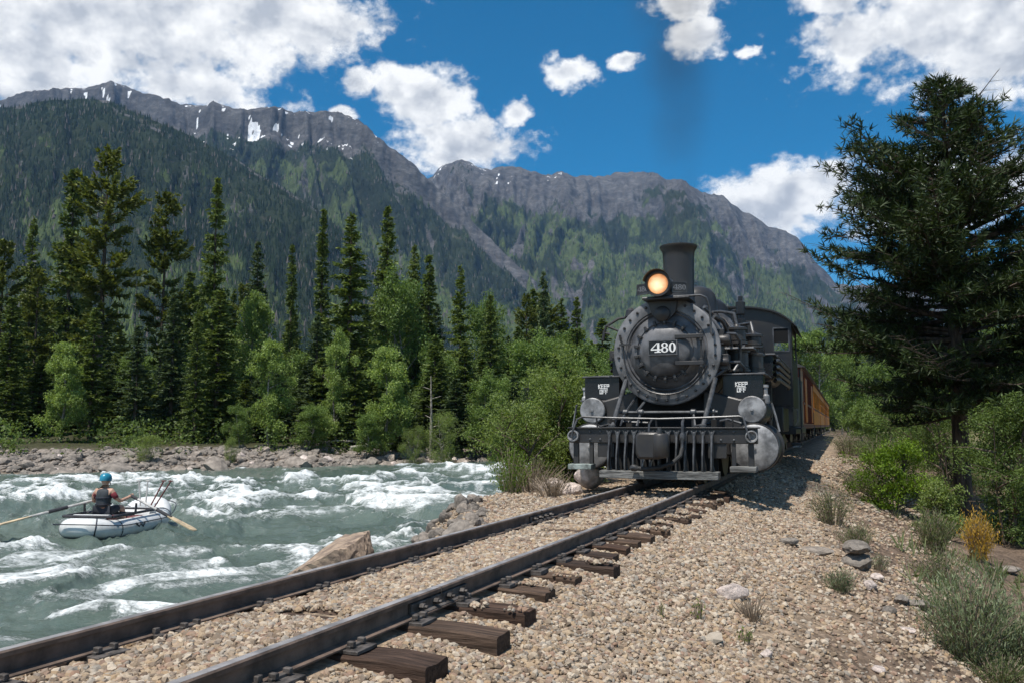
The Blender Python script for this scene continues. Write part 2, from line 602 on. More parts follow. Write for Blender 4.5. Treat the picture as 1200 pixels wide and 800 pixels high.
c = t.mix(t.smooth(n, 0.3, 0.7), t.vmath('SCALE', vc, 0.6), t.vmath('SCALE', vc, 1.2))
c = t.vmath('SCALE', c, t.math('ADD', 0.65, t.math('MULTIPLY', rnd, 0.7)))
t.l.new(c, b.inputs['Base Color']); b.inputs['Roughness'].default_value = 0.95; b.inputs['Specular IOR Level'].default_value = 0.15
bp = t.new('ShaderNodeBump'); bp.inputs['Strength'].default_value = 0.8; bp.inputs['Distance'].default_value = 0.03
t.l.new(t.math('ADD', t.math('MULTIPLY', vor.outputs['Distance'], -0.6), n), bp.inputs['Height']); t.l.new(bp.outputs[0], b.inputs['Normal'])
me = np_mesh('ground', np.stack([GX, GY, GZ], -1), quads=gq, mat=m, smooth=True)
attr(me, 'gcol', col.reshape(-1, 3), 'FLOAT_COLOR')
tag(link('ground', me), kind='structure')

# ------------------------------------------------------------------ river
rng = np.random.default_rng(4)
ax = np.linspace(-0.98, 0.36, 640)
ry = 1 / np.linspace(1 / 5.2, 1 / 95.0, 440)
AX, RY = np.meshgrid(ax, ry)
RX = AX * RY
# flow runs roughly along the far bank, right to left in the picture
fl = np.array([-0.86, -0.51]); pr = np.array([0.51, -0.86])
U = RX * fl[0] + RY * fl[1]; V = RX * pr[0] + RY * pr[1]
wx = fbm(U * 0.22, V * 0.22, 71, 3) * 5; wy = fbm(U * 0.22 + 9, V * 0.22, 72, 3) * 5
stand = ridged((U + wx * 1.1) * 0.30, (V + wy) * 0.17, 73, 3, 0.5)          # standing waves across the flow
chop = ridged((U + wx) * 0.85, (V + wy) * 0.55, 74, 4, 0.55)
micro = fbm((U + wx) * 3.2, (V + wy) * 2.4, 75, 4, 0.6)
calm = sstep(fbm(RX * 0.06 + 4, RY * 0.06, 76, 3), 0.34, 0.60)
dshore_f = yfar(RX) - RY
calm = calm * sstep(dshore_f, 1.5, 11) * (0.55 + 0.45 * sstep(RY, 9, 14))
calm = calm * (1 - 0.75 * sstep(-RX, 14, 22) * sstep(RY, 28, 36))
near_f = sstep(RY, 7, 13)
hgt = ((stand - 0.55) * 1.0 * (0.35 + 0.65 * calm) + (chop - 0.5) * 0.36 + (micro - 0.5) * 0.12) * (0.35 + 0.65 * near_f) * (0.45 + 0.55 * sstep(dshore_f, 0, 6))
brk = fbm((U + wx) * 1.3, (V + wy) * 2.4, 78, 5, 0.65)
foam = sstep(stand * 0.55 + chop * 0.45 - 0.05 + 0.18 * (calm - 0.45) + 0.55 * (brk - 0.5), 0.53, 0.90)
foam2 = sstep(fbm((U + wx) * 0.45, (V + wy) * 0.95, 77, 6, 0.66) + 0.25 * (brk - .5), 0.54, 0.74) * 0.62 * (0.35 + 0.65 * calm)
foam = np.clip(np.maximum(foam, foam2), 0, 1)
RZ = WATER + hgt
k = np.arange(AX.size).reshape(AX.shape)
rq = np.stack([k[:-1, :-1], k[:-1, 1:], k[1:, 1:], k[1:, :-1]], -1)
cxm = (RX[:-1, :-1] + RX[1:, 1:]) / 2; cym = (RY[:-1, :-1] + RY[1:, 1:]) / 2
keep = (lat(cxm, cym) < -1.4) & (cym < yfar(cxm) + 3.0) 
rq = rq[keep].reshape(-1, 4)
used = np.unique(rq); remap = np.full(AX.size, -1); remap[used] = np.arange(len(used))
m, t, b = mat_new('river_water')
pos = t.new('ShaderNodeNewGeometry').outputs['Position']
fo = t.new('ShaderNodeAttribute', attribute_name='foam').outputs['Fac']
pm = t.vmath('MULTIPLY', pos, (1.0, 1.6, 1.0))
nA = t.noise(pm, 2.6, 9, 0.72, 0.6)
nB = t.noise(pm, 12.0, 8, 0.75, 1.0)
fx = t.math('ADD', fo, t.math('ADD', t.math('MULTIPLY', t.math('SUBTRACT', nA, 0.5), 1.6), t.math('MULTIPLY', t.math('SUBTRACT', nB, 0.5), 1.7)))
fm = t.math('MULTIPLY', t.smooth(fx, 0.34, 1.05), 0.95)
deep = t.mix(t.smooth(t.noise(pos, 0.16, 4, 0.6), 0.35, 0.65), (0.074, 0.106, 0.089, 1), (0.122, 0.158, 0.132, 1))
c = t.mix(fm, deep, (0.80, 0.83, 0.82, 1))
t.l.new(c, b.inputs['Base Color'])
t.l.new(t.math('ADD', 0.13, t.math('MULTIPLY', fm, 0.6)), b.inputs['Roughness'])
b.inputs['IOR'].default_value = 1.33
bp = t.new('ShaderNodeBump'); bp.inputs['Strength'].default_value = 0.75; bp.inputs['Distance'].default_value = 0.10
t.l.new(t.math('ADD', t.noise(pm, 3.5, 7, 0.66, 0.4), t.math('MULTIPLY', fm, 0.35)), bp.inputs['Height']); t.l.new(bp.outputs[0], b.inputs['Normal'])
me = np_mesh('river', np.stack([RX, RY, RZ], -1).reshape(-1, 3)[used], quads=remap[rq], mat=m, smooth=True)
attr(me, 'foam', foam.reshape(-1)[used])
tag(link('river', me), kind='structure')


# ------------------------------------------------------------------ mountains
def mountain(name, prof, rc, r0, shape, seed, gul, n_az, rock0, snow, green, ntrees, th_, bow=0.0, xr=None):
    """prof: skyline as (photo column, photo row); rc crest distance, r0 foot distance"""
    pxs = np.array([p[0] for p in prof], float); pys = np.array([p[1] for p in prof], float)
    lo, hi = pxs[0], pxs[-1]
    cols = np.linspace(lo, hi, n_az)
    row = np.interp(cols, pxs, pys)
    jag = (fbm(cols * 0.05, cols * 0, seed + 3, 6, 0.55) - 0.5) * 6 * rock0[3]
    row = row + jag
    zc_px = np.array([at(a_, b_, 1.0).z - EYE for a_, b_ in zip(cols, row)])
    axs = np.array([at(a_, b_, 1.0).x for a_, b_ in zip(cols, row)])
    rcs = rc * (1 + bow * (cols - (lo + hi) / 2) / (hi - lo) + 0.10 * (fbm(cols * 0.011, cols * 0 + 7, seed + 9, 4) - 0.5))
    zc = EYE + zc_px * rcs
    T = np.concatenate([np.linspace(0, 1, 210), np.linspace(1.02, 1.5, 12)])
    TT, CC = np.meshgrid(T, cols, indexing='ij')
    f = np.interp(TT, [p[0] for p in shape], [p[1] for p in shape])
    Yd = r0 + (rcs[None] - r0) * np.minimum(TT, 1) + np.maximum(TT - 1, 0) * rc * 0.6
    # spurs and gullies that run down the face
    wob = (fbm(CC * 0.010, TT * 2.0, seed + 4, 3) - 0.5) * 120
    g = ridged((CC + wob) * gul[0], TT * 1.3, seed, 5, 0.55)
    g2 = ridged((CC + wob * 0.6) * gul[0] * 3.4, TT * 4.5, seed + 50, 4, 0.55)
    g3 = ridged((CC + wob * 0.5) * gul[0] * 11, TT * 16, seed + 57, 4, 0.6)
    env = np.clip(TT, 0, 1) ** 0.7 * np.clip((1.0 - TT) * 3.2, 0.16, 1)
    envz = env * np.clip((1.0 - TT) * 5, 0, 1)
    up_ = sstep(f, rock0[0] - 0.25, rock0[0] + 0.05)
    disp = ((g - 0.62) * gul[1] + (g2 - 0.6) * gul[1] * 0.55 + (g3 - 0.6) * gul[1] * (0.12 + 0.26 * up_)) * zc.max()
    Yd2 = Yd - disp * env * 1.0
    ZZ = zc[None] * f + disp * envz * 0.55
    ZZ = np.where(TT > 1, zc[None] * (1 - (TT - 1) * 0.9), ZZ)
    XX = axs[None] * Yd2
    n1, n2 = XX.shape
    k = np.arange(n1 * n2).reshape(n1, n2)
    q = np.stack([k[:-1, :-1], k[:-1, 1:], k[1:, 1:], k[1:, :-1]], -1).reshape(-1, 4)
    rel = ZZ / zc.max()
    relc = ZZ / np.maximum(zc[None], 1)
    nz = fbm(CC * 0.03, TT * 14, seed + 70, 5, 0.6)
    rock = sstep(relc + (nz - 0.5) * rock0[2], rock0[0], rock0[1])
    streak = sstep(ridged((CC + wob) * 0.035, TT * 2.2 + 3, seed + 80, 4, 0.6) + 0.25 * (nz - 0.5), 0.74, 0.90) * rock0[4]
    rock = np.clip(np.maximum(rock, streak), 0, 1)
    sn = snow[2] * sstep(0.75 * fbm(CC * 0.10 + TT * 14, TT * 62, seed + 90, 4, 0.55) + 0.25 * (1 - g3), snow[0], snow[1]) * sstep(relc, snow[3], snow[3] + 0.07) * (1 - sstep(relc, snow[4], snow[4] + .03)) * sstep(-CC, -snow[5], -snow[5] + 60)
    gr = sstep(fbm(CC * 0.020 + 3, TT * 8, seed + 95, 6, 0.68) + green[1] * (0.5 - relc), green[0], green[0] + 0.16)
    gl = sstep(fbm(CC * 0.05, TT * 18, seed + 97, 4, 0.6), .35, .7)
    me = np_mesh(name, np.stack([XX, Yd2, ZZ], -1), quads=q, mat=M['mountain'], smooth=True)
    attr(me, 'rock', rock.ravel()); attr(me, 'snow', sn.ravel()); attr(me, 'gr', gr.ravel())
    o = tag(link(name, me), kind='structure')
    # trees on the slope, too far to tell apart
    r = np.random.default_rng(seed)
    N = ntrees * 3
    i = r.random(N) * (209 - 1); j = r.random(N) * (n2 - 1.001)
    i0, j0 = i.astype(int), j.astype(int); fi, fj = i - i0, j - j0
    def samp(A):
        return (A[i0, j0] * (1 - fi) * (1 - fj) + A[i0 + 1, j0] * fi * (1 - fj) + A[i0, j0 + 1] * (1 - fi) * fj + A[i0 + 1, j0 + 1] * fi * fj)
    rk = samp(rock); sw = samp(sn); gg = samp(gr)
    ok = (r.random(N) > rk * 1.05) & (sw < 0.1) & (r.random(N) < 0.35 + 0.65 * samp(gl) ) 
    sel = np.nonzero(ok)[0][:ntrees]
    P = np.stack([samp(XX), samp(Yd2), samp(ZZ)], -1)[sel]
    hh = th_ * (0.55 + 0.75 * r.random(len(sel))); rr = hh * (0.17 + 0.08 * r.random(len(sel))) * (1 + 0.5 * gg[sel])
    ang = r.random(len(sel)) * 6.28
    vs = np.empty((len(sel), 5, 3))
    for c4 in range(4):
        a4 = ang + c4 * math.pi / 2
        vs[:, c4] = P + np.stack([np.cos(a4) * rr, np.sin(a4) * rr, -0.15 * hh], -1)
    vs[:, 4] = P + np.stack([hh * 0, hh * 0, hh], -1)
    b5 = np.arange(len(sel))[:, None] * 5
    tr = np.concatenate([b5 + np.array([[c4, (c4 + 1) % 4, 4]]) for c4 in range(4)])
    fm_ = np_mesh('forest', vs.reshape(-1, 3), tris=tr, mat=M['far_forest'])
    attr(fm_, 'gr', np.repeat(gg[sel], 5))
    return o, link('forest', fm_)


m, t, b = mat_new('mountain')
pos = t.new('ShaderNodeNewGeometry').outputs['Position']
rock = t.new('ShaderNodeAttribute', attribute_name='rock').outputs['Fac']
snow = t.new('ShaderNodeAttribute', attribute_name='snow').outputs['Fac']
grn = t.new('ShaderNodeAttribute', attribute_name='gr').outputs['Fac']
nf = t.noise(pos, 0.012, 9, 0.7)
nf2 = t.noise(t.vmath('MULTIPLY', pos, (1, 1, 3.0)), 0.03, 6, 0.7)
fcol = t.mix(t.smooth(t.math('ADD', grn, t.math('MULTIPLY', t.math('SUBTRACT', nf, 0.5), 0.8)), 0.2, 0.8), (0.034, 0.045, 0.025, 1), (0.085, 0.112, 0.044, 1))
fcol = t.mix(t.smooth(nf2, 0.55, 0.75), fcol, (0.085, 0.076, 0.062, 1))
rcol = t.mix(t.smooth(nf, 0.3, 0.7), (0.085, 0.084, 0.088, 1), (0.185, 0.180, 0.176, 1))
rcol = t.mix(t.smooth(nf2, 0.4, 0.65), t.vmath('SCALE', rcol, 0.62), rcol)
c = t.mix(t.smooth(t.math('ADD', rock, t.math('MULTIPLY', t.math('SUBTRACT', nf, 0.5), 0.7)), 0.35, 0.65), fcol, rcol)
sm = t.smooth(t.math('ADD', snow, t.math('MULTIPLY', t.math('SUBTRACT', nf, 0.5), 0.9)), 0.42, 0.58)
c = t.mix(sm, c, (0.85, 0.87, 0.9, 1))
t.l.new(c, b.inputs['Base Color']); b.inputs['Roughness'].default_value = 1.0; b.inputs['Specular IOR Level'].default_value = 0.0
bp = t.new('ShaderNodeBump'); bp.inputs['Strength'].default_value = 1.0; bp.inputs['Distance'].default_value = 16.0
t.l.new(t.noise(pos, 0.03, 8, 0.72), bp.inputs['Height']); t.l.new(bp.outputs[0], b.inputs['Normal'])
M['mountain'] = m
m, t, b = mat_new('far_forest')
rnd = t.new('ShaderNodeNewGeometry').outputs['Random Per Island']
grn = t.new('ShaderNodeAttribute', attribute_name='gr').outputs['Fac']
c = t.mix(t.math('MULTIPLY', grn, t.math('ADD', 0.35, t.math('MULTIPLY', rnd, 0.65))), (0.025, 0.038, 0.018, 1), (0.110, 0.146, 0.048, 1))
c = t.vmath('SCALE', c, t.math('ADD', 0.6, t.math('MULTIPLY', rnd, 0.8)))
c = t.mix(t.smooth(rnd, 0.90, 0.93), c, (0.13, 0.115, 0.10, 1))
t.l.new(c, b.inputs['Base Color']); b.inputs['Roughness'].default_value = 1.0; b.inputs['Specular IOR Level'].default_value = 0.0
M['far_forest'] = m

SLOPE = [(0, 0), (0.3, 0.24), (0.6, 0.56), (0.85, 0.86), (1, 1)]
CLIFF = [(0, 0), (0.3, 0.20), (0.6, 0.50), (0.82, 0.79), (0.88, 0.86), (0.91, 0.955), (0.96, 0.985), (1, 1)]
CRAG = [(0, 0), (0.3, 0.17), (0.55, 0.42), (0.75, 0.66), (0.86, 0.85), (0.93, 0.95), (1, 1)]
ma = mountain('mountain', [(-620, 190), (-400, 120), (-200, 105), (-60, 118), (0, 128), (60, 118), (100, 116), (130, 120), (175, 139), (225, 161), (275, 186), (325, 216), (375, 247), (410, 281), (460, 330), (540, 400), (620, 470)],
              1900, 800, SLOPE, 101, (0.010, 0.16), 440, (0.9, 1.2, 0.5, 0.35, 0.55), (2, 3, 0, 0.9, 2, 9999), (0.58, 0.30), 40000, 10)  # low greenness paints a cloud's shadow into this hill's forest colour
mb = mountain('mountain', [(-500, 150), (-250, 120), (-60, 118), (0, 121), (30, 110), (70, 106), (135, 101), (165, 109), (200, 123), (250, 125), (275, 130), (300, 127), (330, 129), (345, 132), (385, 133), (420, 139), (430, 150), (442, 166), (470, 181), (495, 205), (525, 232), (570, 276), (640, 345), (720, 410), (800, 470)],
              3100, 1500, CLIFF, 202, (0.018, 0.17), 580, (0.78, 0.88, 0.26, 1.2, 0.7), (0.618, 0.66, 1.0, 0.76, 0.99, 480), (0.43, 0.6), 40000, 11, bow=-0.25)
mc = mountain('mountain', [(330, 300), (420, 262), (480, 225), (508, 206), (522, 193), (545, 190), (560, 195), (575, 200), (590, 196), (625, 200), (640, 203), (700, 207), (735, 203), (770, 203), (790, 210), (820, 222), (845, 232), (870, 246), (900, 263), (930, 276), (980, 330), (1060, 340), (1200, 300), (1500, 250), (1700, 300)],
              3900, 1700, CRAG, 303, (0.019, 0.27), 620, (0.66, 0.84, 0.55, 1.9, 1.0), (0.63, 0.67, 0.9, 0.80, 0.97, 700), (0.46, 0.5), 36000, 12)
for (mo, fo_), la, lf in ((ma, 'dark forested hill on the left behind the river trees, cloud shadow painted into its colour', 'dense far-off conifer wood on the left hill, coloured dark as if under cloud shadow'),
                          (mb, 'long cliff-topped ridge with snow patches under the big cloud', 'far-off mixed wood on the slopes under the snow-patched cliffs'),
                          (mc, 'craggy rock ridge behind the locomotive, nearest the small clouds', 'far-off sparse wood on the craggy ridge behind the locomotive')):
    mo['label'] = la; mo['category'] = 'mountain'
    tag(fo_, lf, 'forest', kind='stuff')

# ------------------------------------------------------------------ railway track
def track_pt(Y, off=0.0, z=0.0):
    d = float(dXc(Y)); n = math.sqrt(1 + d * d)
    return Vector((float(Xc(Y)) + off / n, Y - off * d / n, z))


M['rail_side'] = pmat('rail_side', (0.145, 0.102, 0.078), 0.78, 0.0, var=0.35, scale=7, bump=0.25, bscale=60)
M['rail_top'] = pmat('rail_top', (0.36, 0.34, 0.33), 0.5, 0.35, var=0.3, scale=5)
m, t, b = mat_new('tie_wood')
co = t.new('ShaderNodeTexCoord').outputs['Object']
oi = t.new('ShaderNodeObjectInfo').outputs['Random']
cs = t.vmath('MULTIPLY', co, (1.2, 16, 16))
n = t.noise(t.vmath('ADD', cs, t.comb(t.math('MULTIPLY', oi, 40), 0, 0)), 2.2, 7, 0.7)
base = t.ramp(oi, [(0, (0.085, 0.050, 0.034)), (0.5, (0.060, 0.040, 0.030)), (1, (0.13, 0.085, 0.058))])
c = t.mix(t.smooth(n, 0.35, 0.7), t.vmath('SCALE', base, 0.40), t.vmath('SCALE', base, 1.35))
t.l.new(c, b.inputs['Base Color']); b.inputs['Roughness'].default_value = 0.85; b.inputs['Specular IOR Level'].default_value = 0.25
bp = t.new('ShaderNodeBump'); bp.inputs['Strength'].default_value = 0.9; bp.inputs['Distance'].default_value = 0.02
t.l.new(n, bp.inputs['Height']); t.l.new(bp.outputs[0], b.inputs['Normal'])
M['tie'] = m
M['plate'] = pmat('plate', (0.13, 0.115, 0.105), 0.7, 0.4, var=0.4, scale=14, bump=0.3)

track = empty('railway_track', track_pt(3.0), 0, 'narrow gauge railway track with worn wooden ties curving toward the steam locomotive', 'railway track')
TI = Matrix.Translation(-track.location)
ys = list(np.arange(-3, 14, 0.25)) + list(np.arange(14, 150, 2.0))
prof_side = [(-0.008, -0.040), (-0.008, -0.112), (-0.06, -0.124), (-0.06, -0.133), (0.06, -0.133), (0.06, -0.124), (0.008, -0.112), (0.008, -0.040), (0.029, -0.033), (0.031, -0.010), (0.024, -0.0015), (-0.024, -0.0015), (-0.031, -0.010), (-0.029, -0.033)]
prof_head = [(-0.0225, -0.004), (0.0225, -0.004), (0.0225, -0.0005), (0.017, 0.001), (-0.017, 0.001), (-0.0225, -0.0005)]


RK = 0.81            # light narrow gauge rail


def sweep(prof, off):
    vs, fs = [], []
    n = len(prof)
    for Y in ys:
        for (a, z) in prof:
            vs.append(TI @ track_pt(Y, off + a * 0.92, z * RK))
    for i in range(len(ys) - 1):
        for k in range(n):
            j = (k + 1) % n
            fs.append((i * n + k, i * n + j, (i + 1) * n + j, (i + 1) * n + k))
    return vs, fs


rails = []
for off in (-0.4835, 0.4835):
    mb = MB(); mb.add(*sweep(prof_side, off))
    r = mb.build('rail', M['rail_side'], track, smooth=30)
    mh = MB(); mh.add(*sweep(prof_head, off))
    mh.build('rail_head', M['rail_top'], r, smooth=50)
    rails.append(r)


def local_frame(Y, off, z=0.0):
    """matrix: x across the track, y along, in track-object space"""
    p = TI @ track_pt(Y, off, z)
    return Matrix.Translation(p) @ Matrix.Rotation(-math.atan(float(dXc(Y))), 4, 'Z')


# joint bars with bolts
for off, Y, r in ((0.4835, 5.05, rails[1]), (-0.4835, 8.95, rails[0])):
    F = local_frame(Y, off)
    mb = MB()
    for sd in (-1, 1):
        mb.prism([(sd * 0.009, -0.042), (sd * 0.030, -0.046), (sd * 0.026, -0.10), (sd * 0.052, -0.116), (sd * 0.05, -0.123), (sd * 0.009, -0.113)], -0.33, 0.33)
    mb.v = [tuple(F @ Vector((p[0], p[1], p[2] * RK))) for p in mb.v]
    jb = mb.build('joint_bar', M['plate'], r, bevel=0.003)
    bm_ = MB()
    for k in range(4):
        y = -0.24 + 0.16 * k
        bm_.cyl((0.02, y, -0.076), (0.058, y, -0.076), 0.021, n=6).cyl((0.05, y, -0.076), (0.075, y, -0.076), 0.011, n=6)
    bm_.v = [tuple(F @ Vector((p[0], p[1], p[2] * RK))) for p in bm_.v]
    bm_.build('bolts', M['plate'], r, smooth=0)['kind'] = 'stuff'
    # rail gap
    g = MB(); g.box(-0.0325, 0.0325, -0.004, 0.004, -0.04, 0.0012, F); g.build('joint_gap', M['plate'], r)
# rail anchors clipped under the far rail
for off, Y, r in ((-0.4835, 4.02, rails[0]), (-0.4835, 5.75, rails[0]), (-0.4835, 6.7, rails[0]), (0.4835, 3.62, rails[1])):
    F = local_frame(Y, off)
    a = MB(); a.box(0.035, 0.10, -0.02, 0.02, -0.13, -0.098, F).box(0.04, 0.062, -0.016, 0.016, -0.10, -0.070, F)
    a.build('rail_anchor', M['plate'], r, bevel=0.004)

rnd = random.Random(7)
TIE_Y = [1.15, 1.6, 2.05, 2.5, 2.95, 3.38, 3.85, 4.33, 4.86, 5.36, 5.92, 6.42, 6.93, 7.36, 7.76, 8.12, 8.5, 8.98, 9.55, 10.08, 10.65, 11.25, 11.8, 12.3, 12.8, 13.3, 13.8]
tie_rects = []
TIE_TOP = -0.1215
for i, Y in enumerate(TIE_Y):
    ln = (1.03 if i in (7, 8) else 0.93) + rnd.uniform(-0.10, 0.09)
    wd = rnd.uniform(0.088, 0.112)
    tz = TIE_TOP - (0 if i in (7, 8, 13, 14, 15) else rnd.choice([0.0, 0.006, 0.015, 0.03]))
    sh = rnd.uniform(-0.05, 0.05)
    F = local_frame(Y - 0.12, 0, 0) @ Matrix.Rotation(rnd.uniform(-0.03, 0.03), 4, 'Z')
    nseg = 10
    vs, fs = [], []
    for k in range(nseg + 1):
        x = -ln + sh + 2 * ln * k / nseg
        e = 0.012 if k in (0, nseg) else 0.0
        w_ = wd + rnd.uniform(-0.006, 0.006) - e * 0.5
        tt = tz + rnd.uniform(-0.006, 0.004) - e
        vs += [(x, -w_, tz - 0.17), (x, w_, tz - 0.17), (x, w_, tt - 0.012), (x, w_ - 0.012, tt), (x, rnd.uniform(-0.02, 0.02), tt - rnd.uniform(0.0, 0.012)), (x, -w_ + 0.012, tt), (x, -w_, tt - 0.012)]
    for k in range(nseg):
        for q in range(7):
            r2 = (q + 1) % 7
            fs.append((k * 7 + q, k * 7 + r2, (k + 1) * 7 + r2, (k + 1) * 7 + q))
    fs += [tuple(range(6, -1, -1)), tuple(range(nseg * 7, nseg * 7 + 7))]
    mb = MB(); mb.add(vs, fs)
    tie = mb.build('tie', M['tie'], track, smooth=0)
    tie.matrix_local = F
    tie_rects.append((F.copy(), ln, wd, sh, tz))
    for sd in (-1, 1):
        p = MB(); x = sd * 0.4835
        p.box(x - 0.13, x + 0.13, -0.085, 0.085, tz - 0.004, TIE_TOP + 0.0132)
        p.box(x + sd * 0.062 - 0.013, x + sd * 0.062 + 0.013, -0.06, 0.06, TIE_TOP + 0.012, TIE_TOP + 0.026)
        p.box(x - sd * 0.066 - 0.013, x - sd * 0.066 + 0.013, -0.06, 0.06, TIE_TOP + 0.012, TIE_TOP + 0.026)
        p.build('tie_plate', M['plate'], tie, bevel=0.003)
        sp = MB()
        for q in (-1, 1):
            for y in (-0.04, 0.045):
                xx = x + q * 0.073
                sp.box(xx - 0.022, xx + 0.014, y - 0.012, y + 0.012, TIE_TOP + 0.018, TIE_TOP + 0.044)
        sp.build('spikes', M['plate'], tie, bevel=0.004)['kind'] = 'stuff'

# ------------------------------------------------------------------ ballast stones
def stone_mesh(name, seed, mat, sub=1, squash=(1, 1, 0.7), jag=0.25, smooth=False):
    import bmesh
    r = random.Random(seed)
    bm = bmesh.new()
    bmesh.ops.create_icosphere(bm, subdivisions=sub, radius=1.0)
    # cut flat facets so it reads as broken stone
    for _ in range(7 if sub < 3 else 11):
        n = Vector((r.gauss(0, 1), r.gauss(0, 1), r.gauss(0, 1))).normalized()
        d = r.uniform(0.62, 0.9)
        for v in bm.verts:
            q = v.co.dot(n)
            if q > d: v.co -= n * (q - d) * 0.92
    for v in bm.verts:
        v.co *= 1 + r.uniform(-jag, jag) * 0.35
        v.co = Vector((v.co.x * squash[0], v.co.y * squash[1], v.co.z * squash[2]))
    me = bpy.data.meshes.new(name)
    bm.to_mesh(me); bm.free()
    if smooth:
        me.shade_smooth(); me.set_sharp_from_angle(angle=R_(28))
    me.materials.append(mat)
    return me


def scatter(name, P, scale, rot, proto_meshes, label, cat):
    """one 'stuff' object: points that carry an instance of one of the prototype meshes"""
    me = bpy.data.meshes.new(name)
    me.vertices.add(len(P)); me.vertices.foreach_set('co', np.asarray(P, np.float32).ravel())
    attr(me, 'sc', scale); attr(me, 'ro', rot, 'FLOAT_VECTOR')
    coll = bpy.data.collections.new(name + '_pieces')
    for pm in proto_meshes:
        coll.objects.link(bpy.data.objects.new(name + '_piece', pm))
    o = link(name, me)
    ng = bpy.data.node_groups.new(name, 'GeometryNodeTree')
    ng.interface.new_socket('Geometry', in_out='INPUT', socket_type='NodeSocketGeometry')
    ng.interface.new_socket('Geometry', in_out='OUTPUT', socket_type='NodeSocketGeometry')
    gi, go = ng.nodes.new('NodeGroupInput'), ng.nodes.new('NodeGroupOutput')
    ci = ng.nodes.new('GeometryNodeCollectionInfo'); ci.inputs['Collection'].default_value = coll
    ci.inputs['Separate Children'].default_value = True; ci.inputs['Reset Children'].default_value = True
    ip = ng.nodes.new('GeometryNodeInstanceOnPoints'); ip.inputs['Pick Instance'].default_value = True
    rv = ng.nodes.new('FunctionNodeRandomValue'); rv.data_type = 'INT'
    rv.inputs[4].default_value = 0; rv.inputs[5].default_value = len(proto_meshes) - 1
    na = ng.nodes.new('GeometryNodeInputNamedAttribute'); na.data_type = 'FLOAT'; na.inputs[0].default_value = 'sc'
    nr = ng.nodes.new('GeometryNodeInputNamedAttribute'); nr.data_type = 'FLOAT_VECTOR'; nr.inputs[0].default_value = 'ro'
    L = ng.links.new
    L(gi.outputs[0], ip.inputs['Points']); L(ci.outputs[0], ip.inputs['Instance']); L(rv.outputs[2], ip.inputs['Instance Index'])
    L(na.outputs[0], ip.inputs['Scale']); L(nr.outputs[0], ip.inputs['Rotation']); L(ip.outputs[0], go.inputs[0])
    md = o.modifiers.new('scatter', 'NODES'); md.node_group = ng
    return tag(o, label, cat, kind='stuff')


rng = np.random.default_rng(11)
PS = []
def strip(n, y0, y1, s0, s1, size, jitter=0.52):
    Y = rng.uniform(y0, y1, n); s = rng.uniform(s0, s1, n)
    d = dXc(Y); nn = np.sqrt(1 + d * d)
    X = Xc(Y) + s / nn; Yw = Y - s * d / nn
    sc = size * np.exp(np.clip(rng.normal(0, jitter, n), -1.1, 0.75))
    PS.append(np.stack([X, Yw, sc], -1))
strip(95000, 1.2, 6.5, -1.1, 3.9, 0.0108)
strip(26000, 1.0, 9, -0.45, 0.45, 0.0122)
strip(58000, 6.5, 11, -1.6, 4.0, 0.0132)
strip(14000, 8, 14.5, -4.2, -0.5, 0.0155)
strip(42000, 11, 18, -1.6, 4.2, 0.0155)
strip(26000, 18, 36, 0.7, 4.4, 0.026)
strip(14000, 1.6, 12, 2.6, 5.6, 0.013)
strip(600, 2, 14, 0.9, 5.5, 0.021, 0.3)
strip(80, 3, 14, 1.6, 5.5, 0.036, 0.3)
G = np.concatenate(PS)
s_ = lat(G[:, 0], G[:, 1])
okk = (np.abs(np.abs(s_) - 0.4835) > 0.085)
edge = 3.5 + 1.5 * (fbm(G[:, 0] * 0.5, G[:, 1] * 0.5, 51, 4) - 0.5) - 0.9
okk &= (s_ < edge - 0.5) | (rng.random(len(G)) < 0.30)
okk &= s_ > shore(G[:, 1]) - 1.3
z = ground_h(G[:, 0], G[:, 1])
for F, ln, wd, sh, tz in tie_rects:
    inv = (Matrix.Translation(track.location) @ F).inverted()
    x = inv[0][0] * G[:, 0] + inv[0][1] * G[:, 1] + inv[0][3]
    y = inv[1][0] * G[:, 0] + inv[1][1] * G[:, 1] + inv[1][3]
    ins = (np.abs(x - sh) < ln + 0.01) & (np.abs(y) < wd + 0.012)
    cover = np.maximum(sstep(fbm(G[:, 0] * 1.3, G[:, 1] * 1.3, 88, 3), 0.42, 0.54) * (np.abs(x) < 0.42), sstep(fbm(G[:, 0] * 2.6, G[:, 1] * 2.6, 89, 3), 0.5, 0.62) * (x > 0.55) * 0.4 * (abs(tz - TIE_TOP) > 0.002))
    drop = ins & (rng.random(len(G)) > cover * 0.95)
    okk &= ~drop
    z = np.where(ins & ~drop, tz + 0.004, z)
G = G[okk]; z = z[okk]
P = np.stack([G[:, 0], G[:, 1], z + G[:, 2] * 0.25], -1)
stones = [stone_mesh('ballast_stone', 300 + i, M['gravel'], 1, (1.25, 0.9 + 0.1 * (i % 3), 0.62 + 0.08 * (i % 4))) for i in range(9)]
scatter('gravel', P, G[:, 2] * 1.0, rng.uniform(-3.14, 3.14, (len(P), 3)) * np.array([0.22, 0.22, 1.0]), stones, 'tan and pinkish crushed stone ballast around the track', 'gravel')

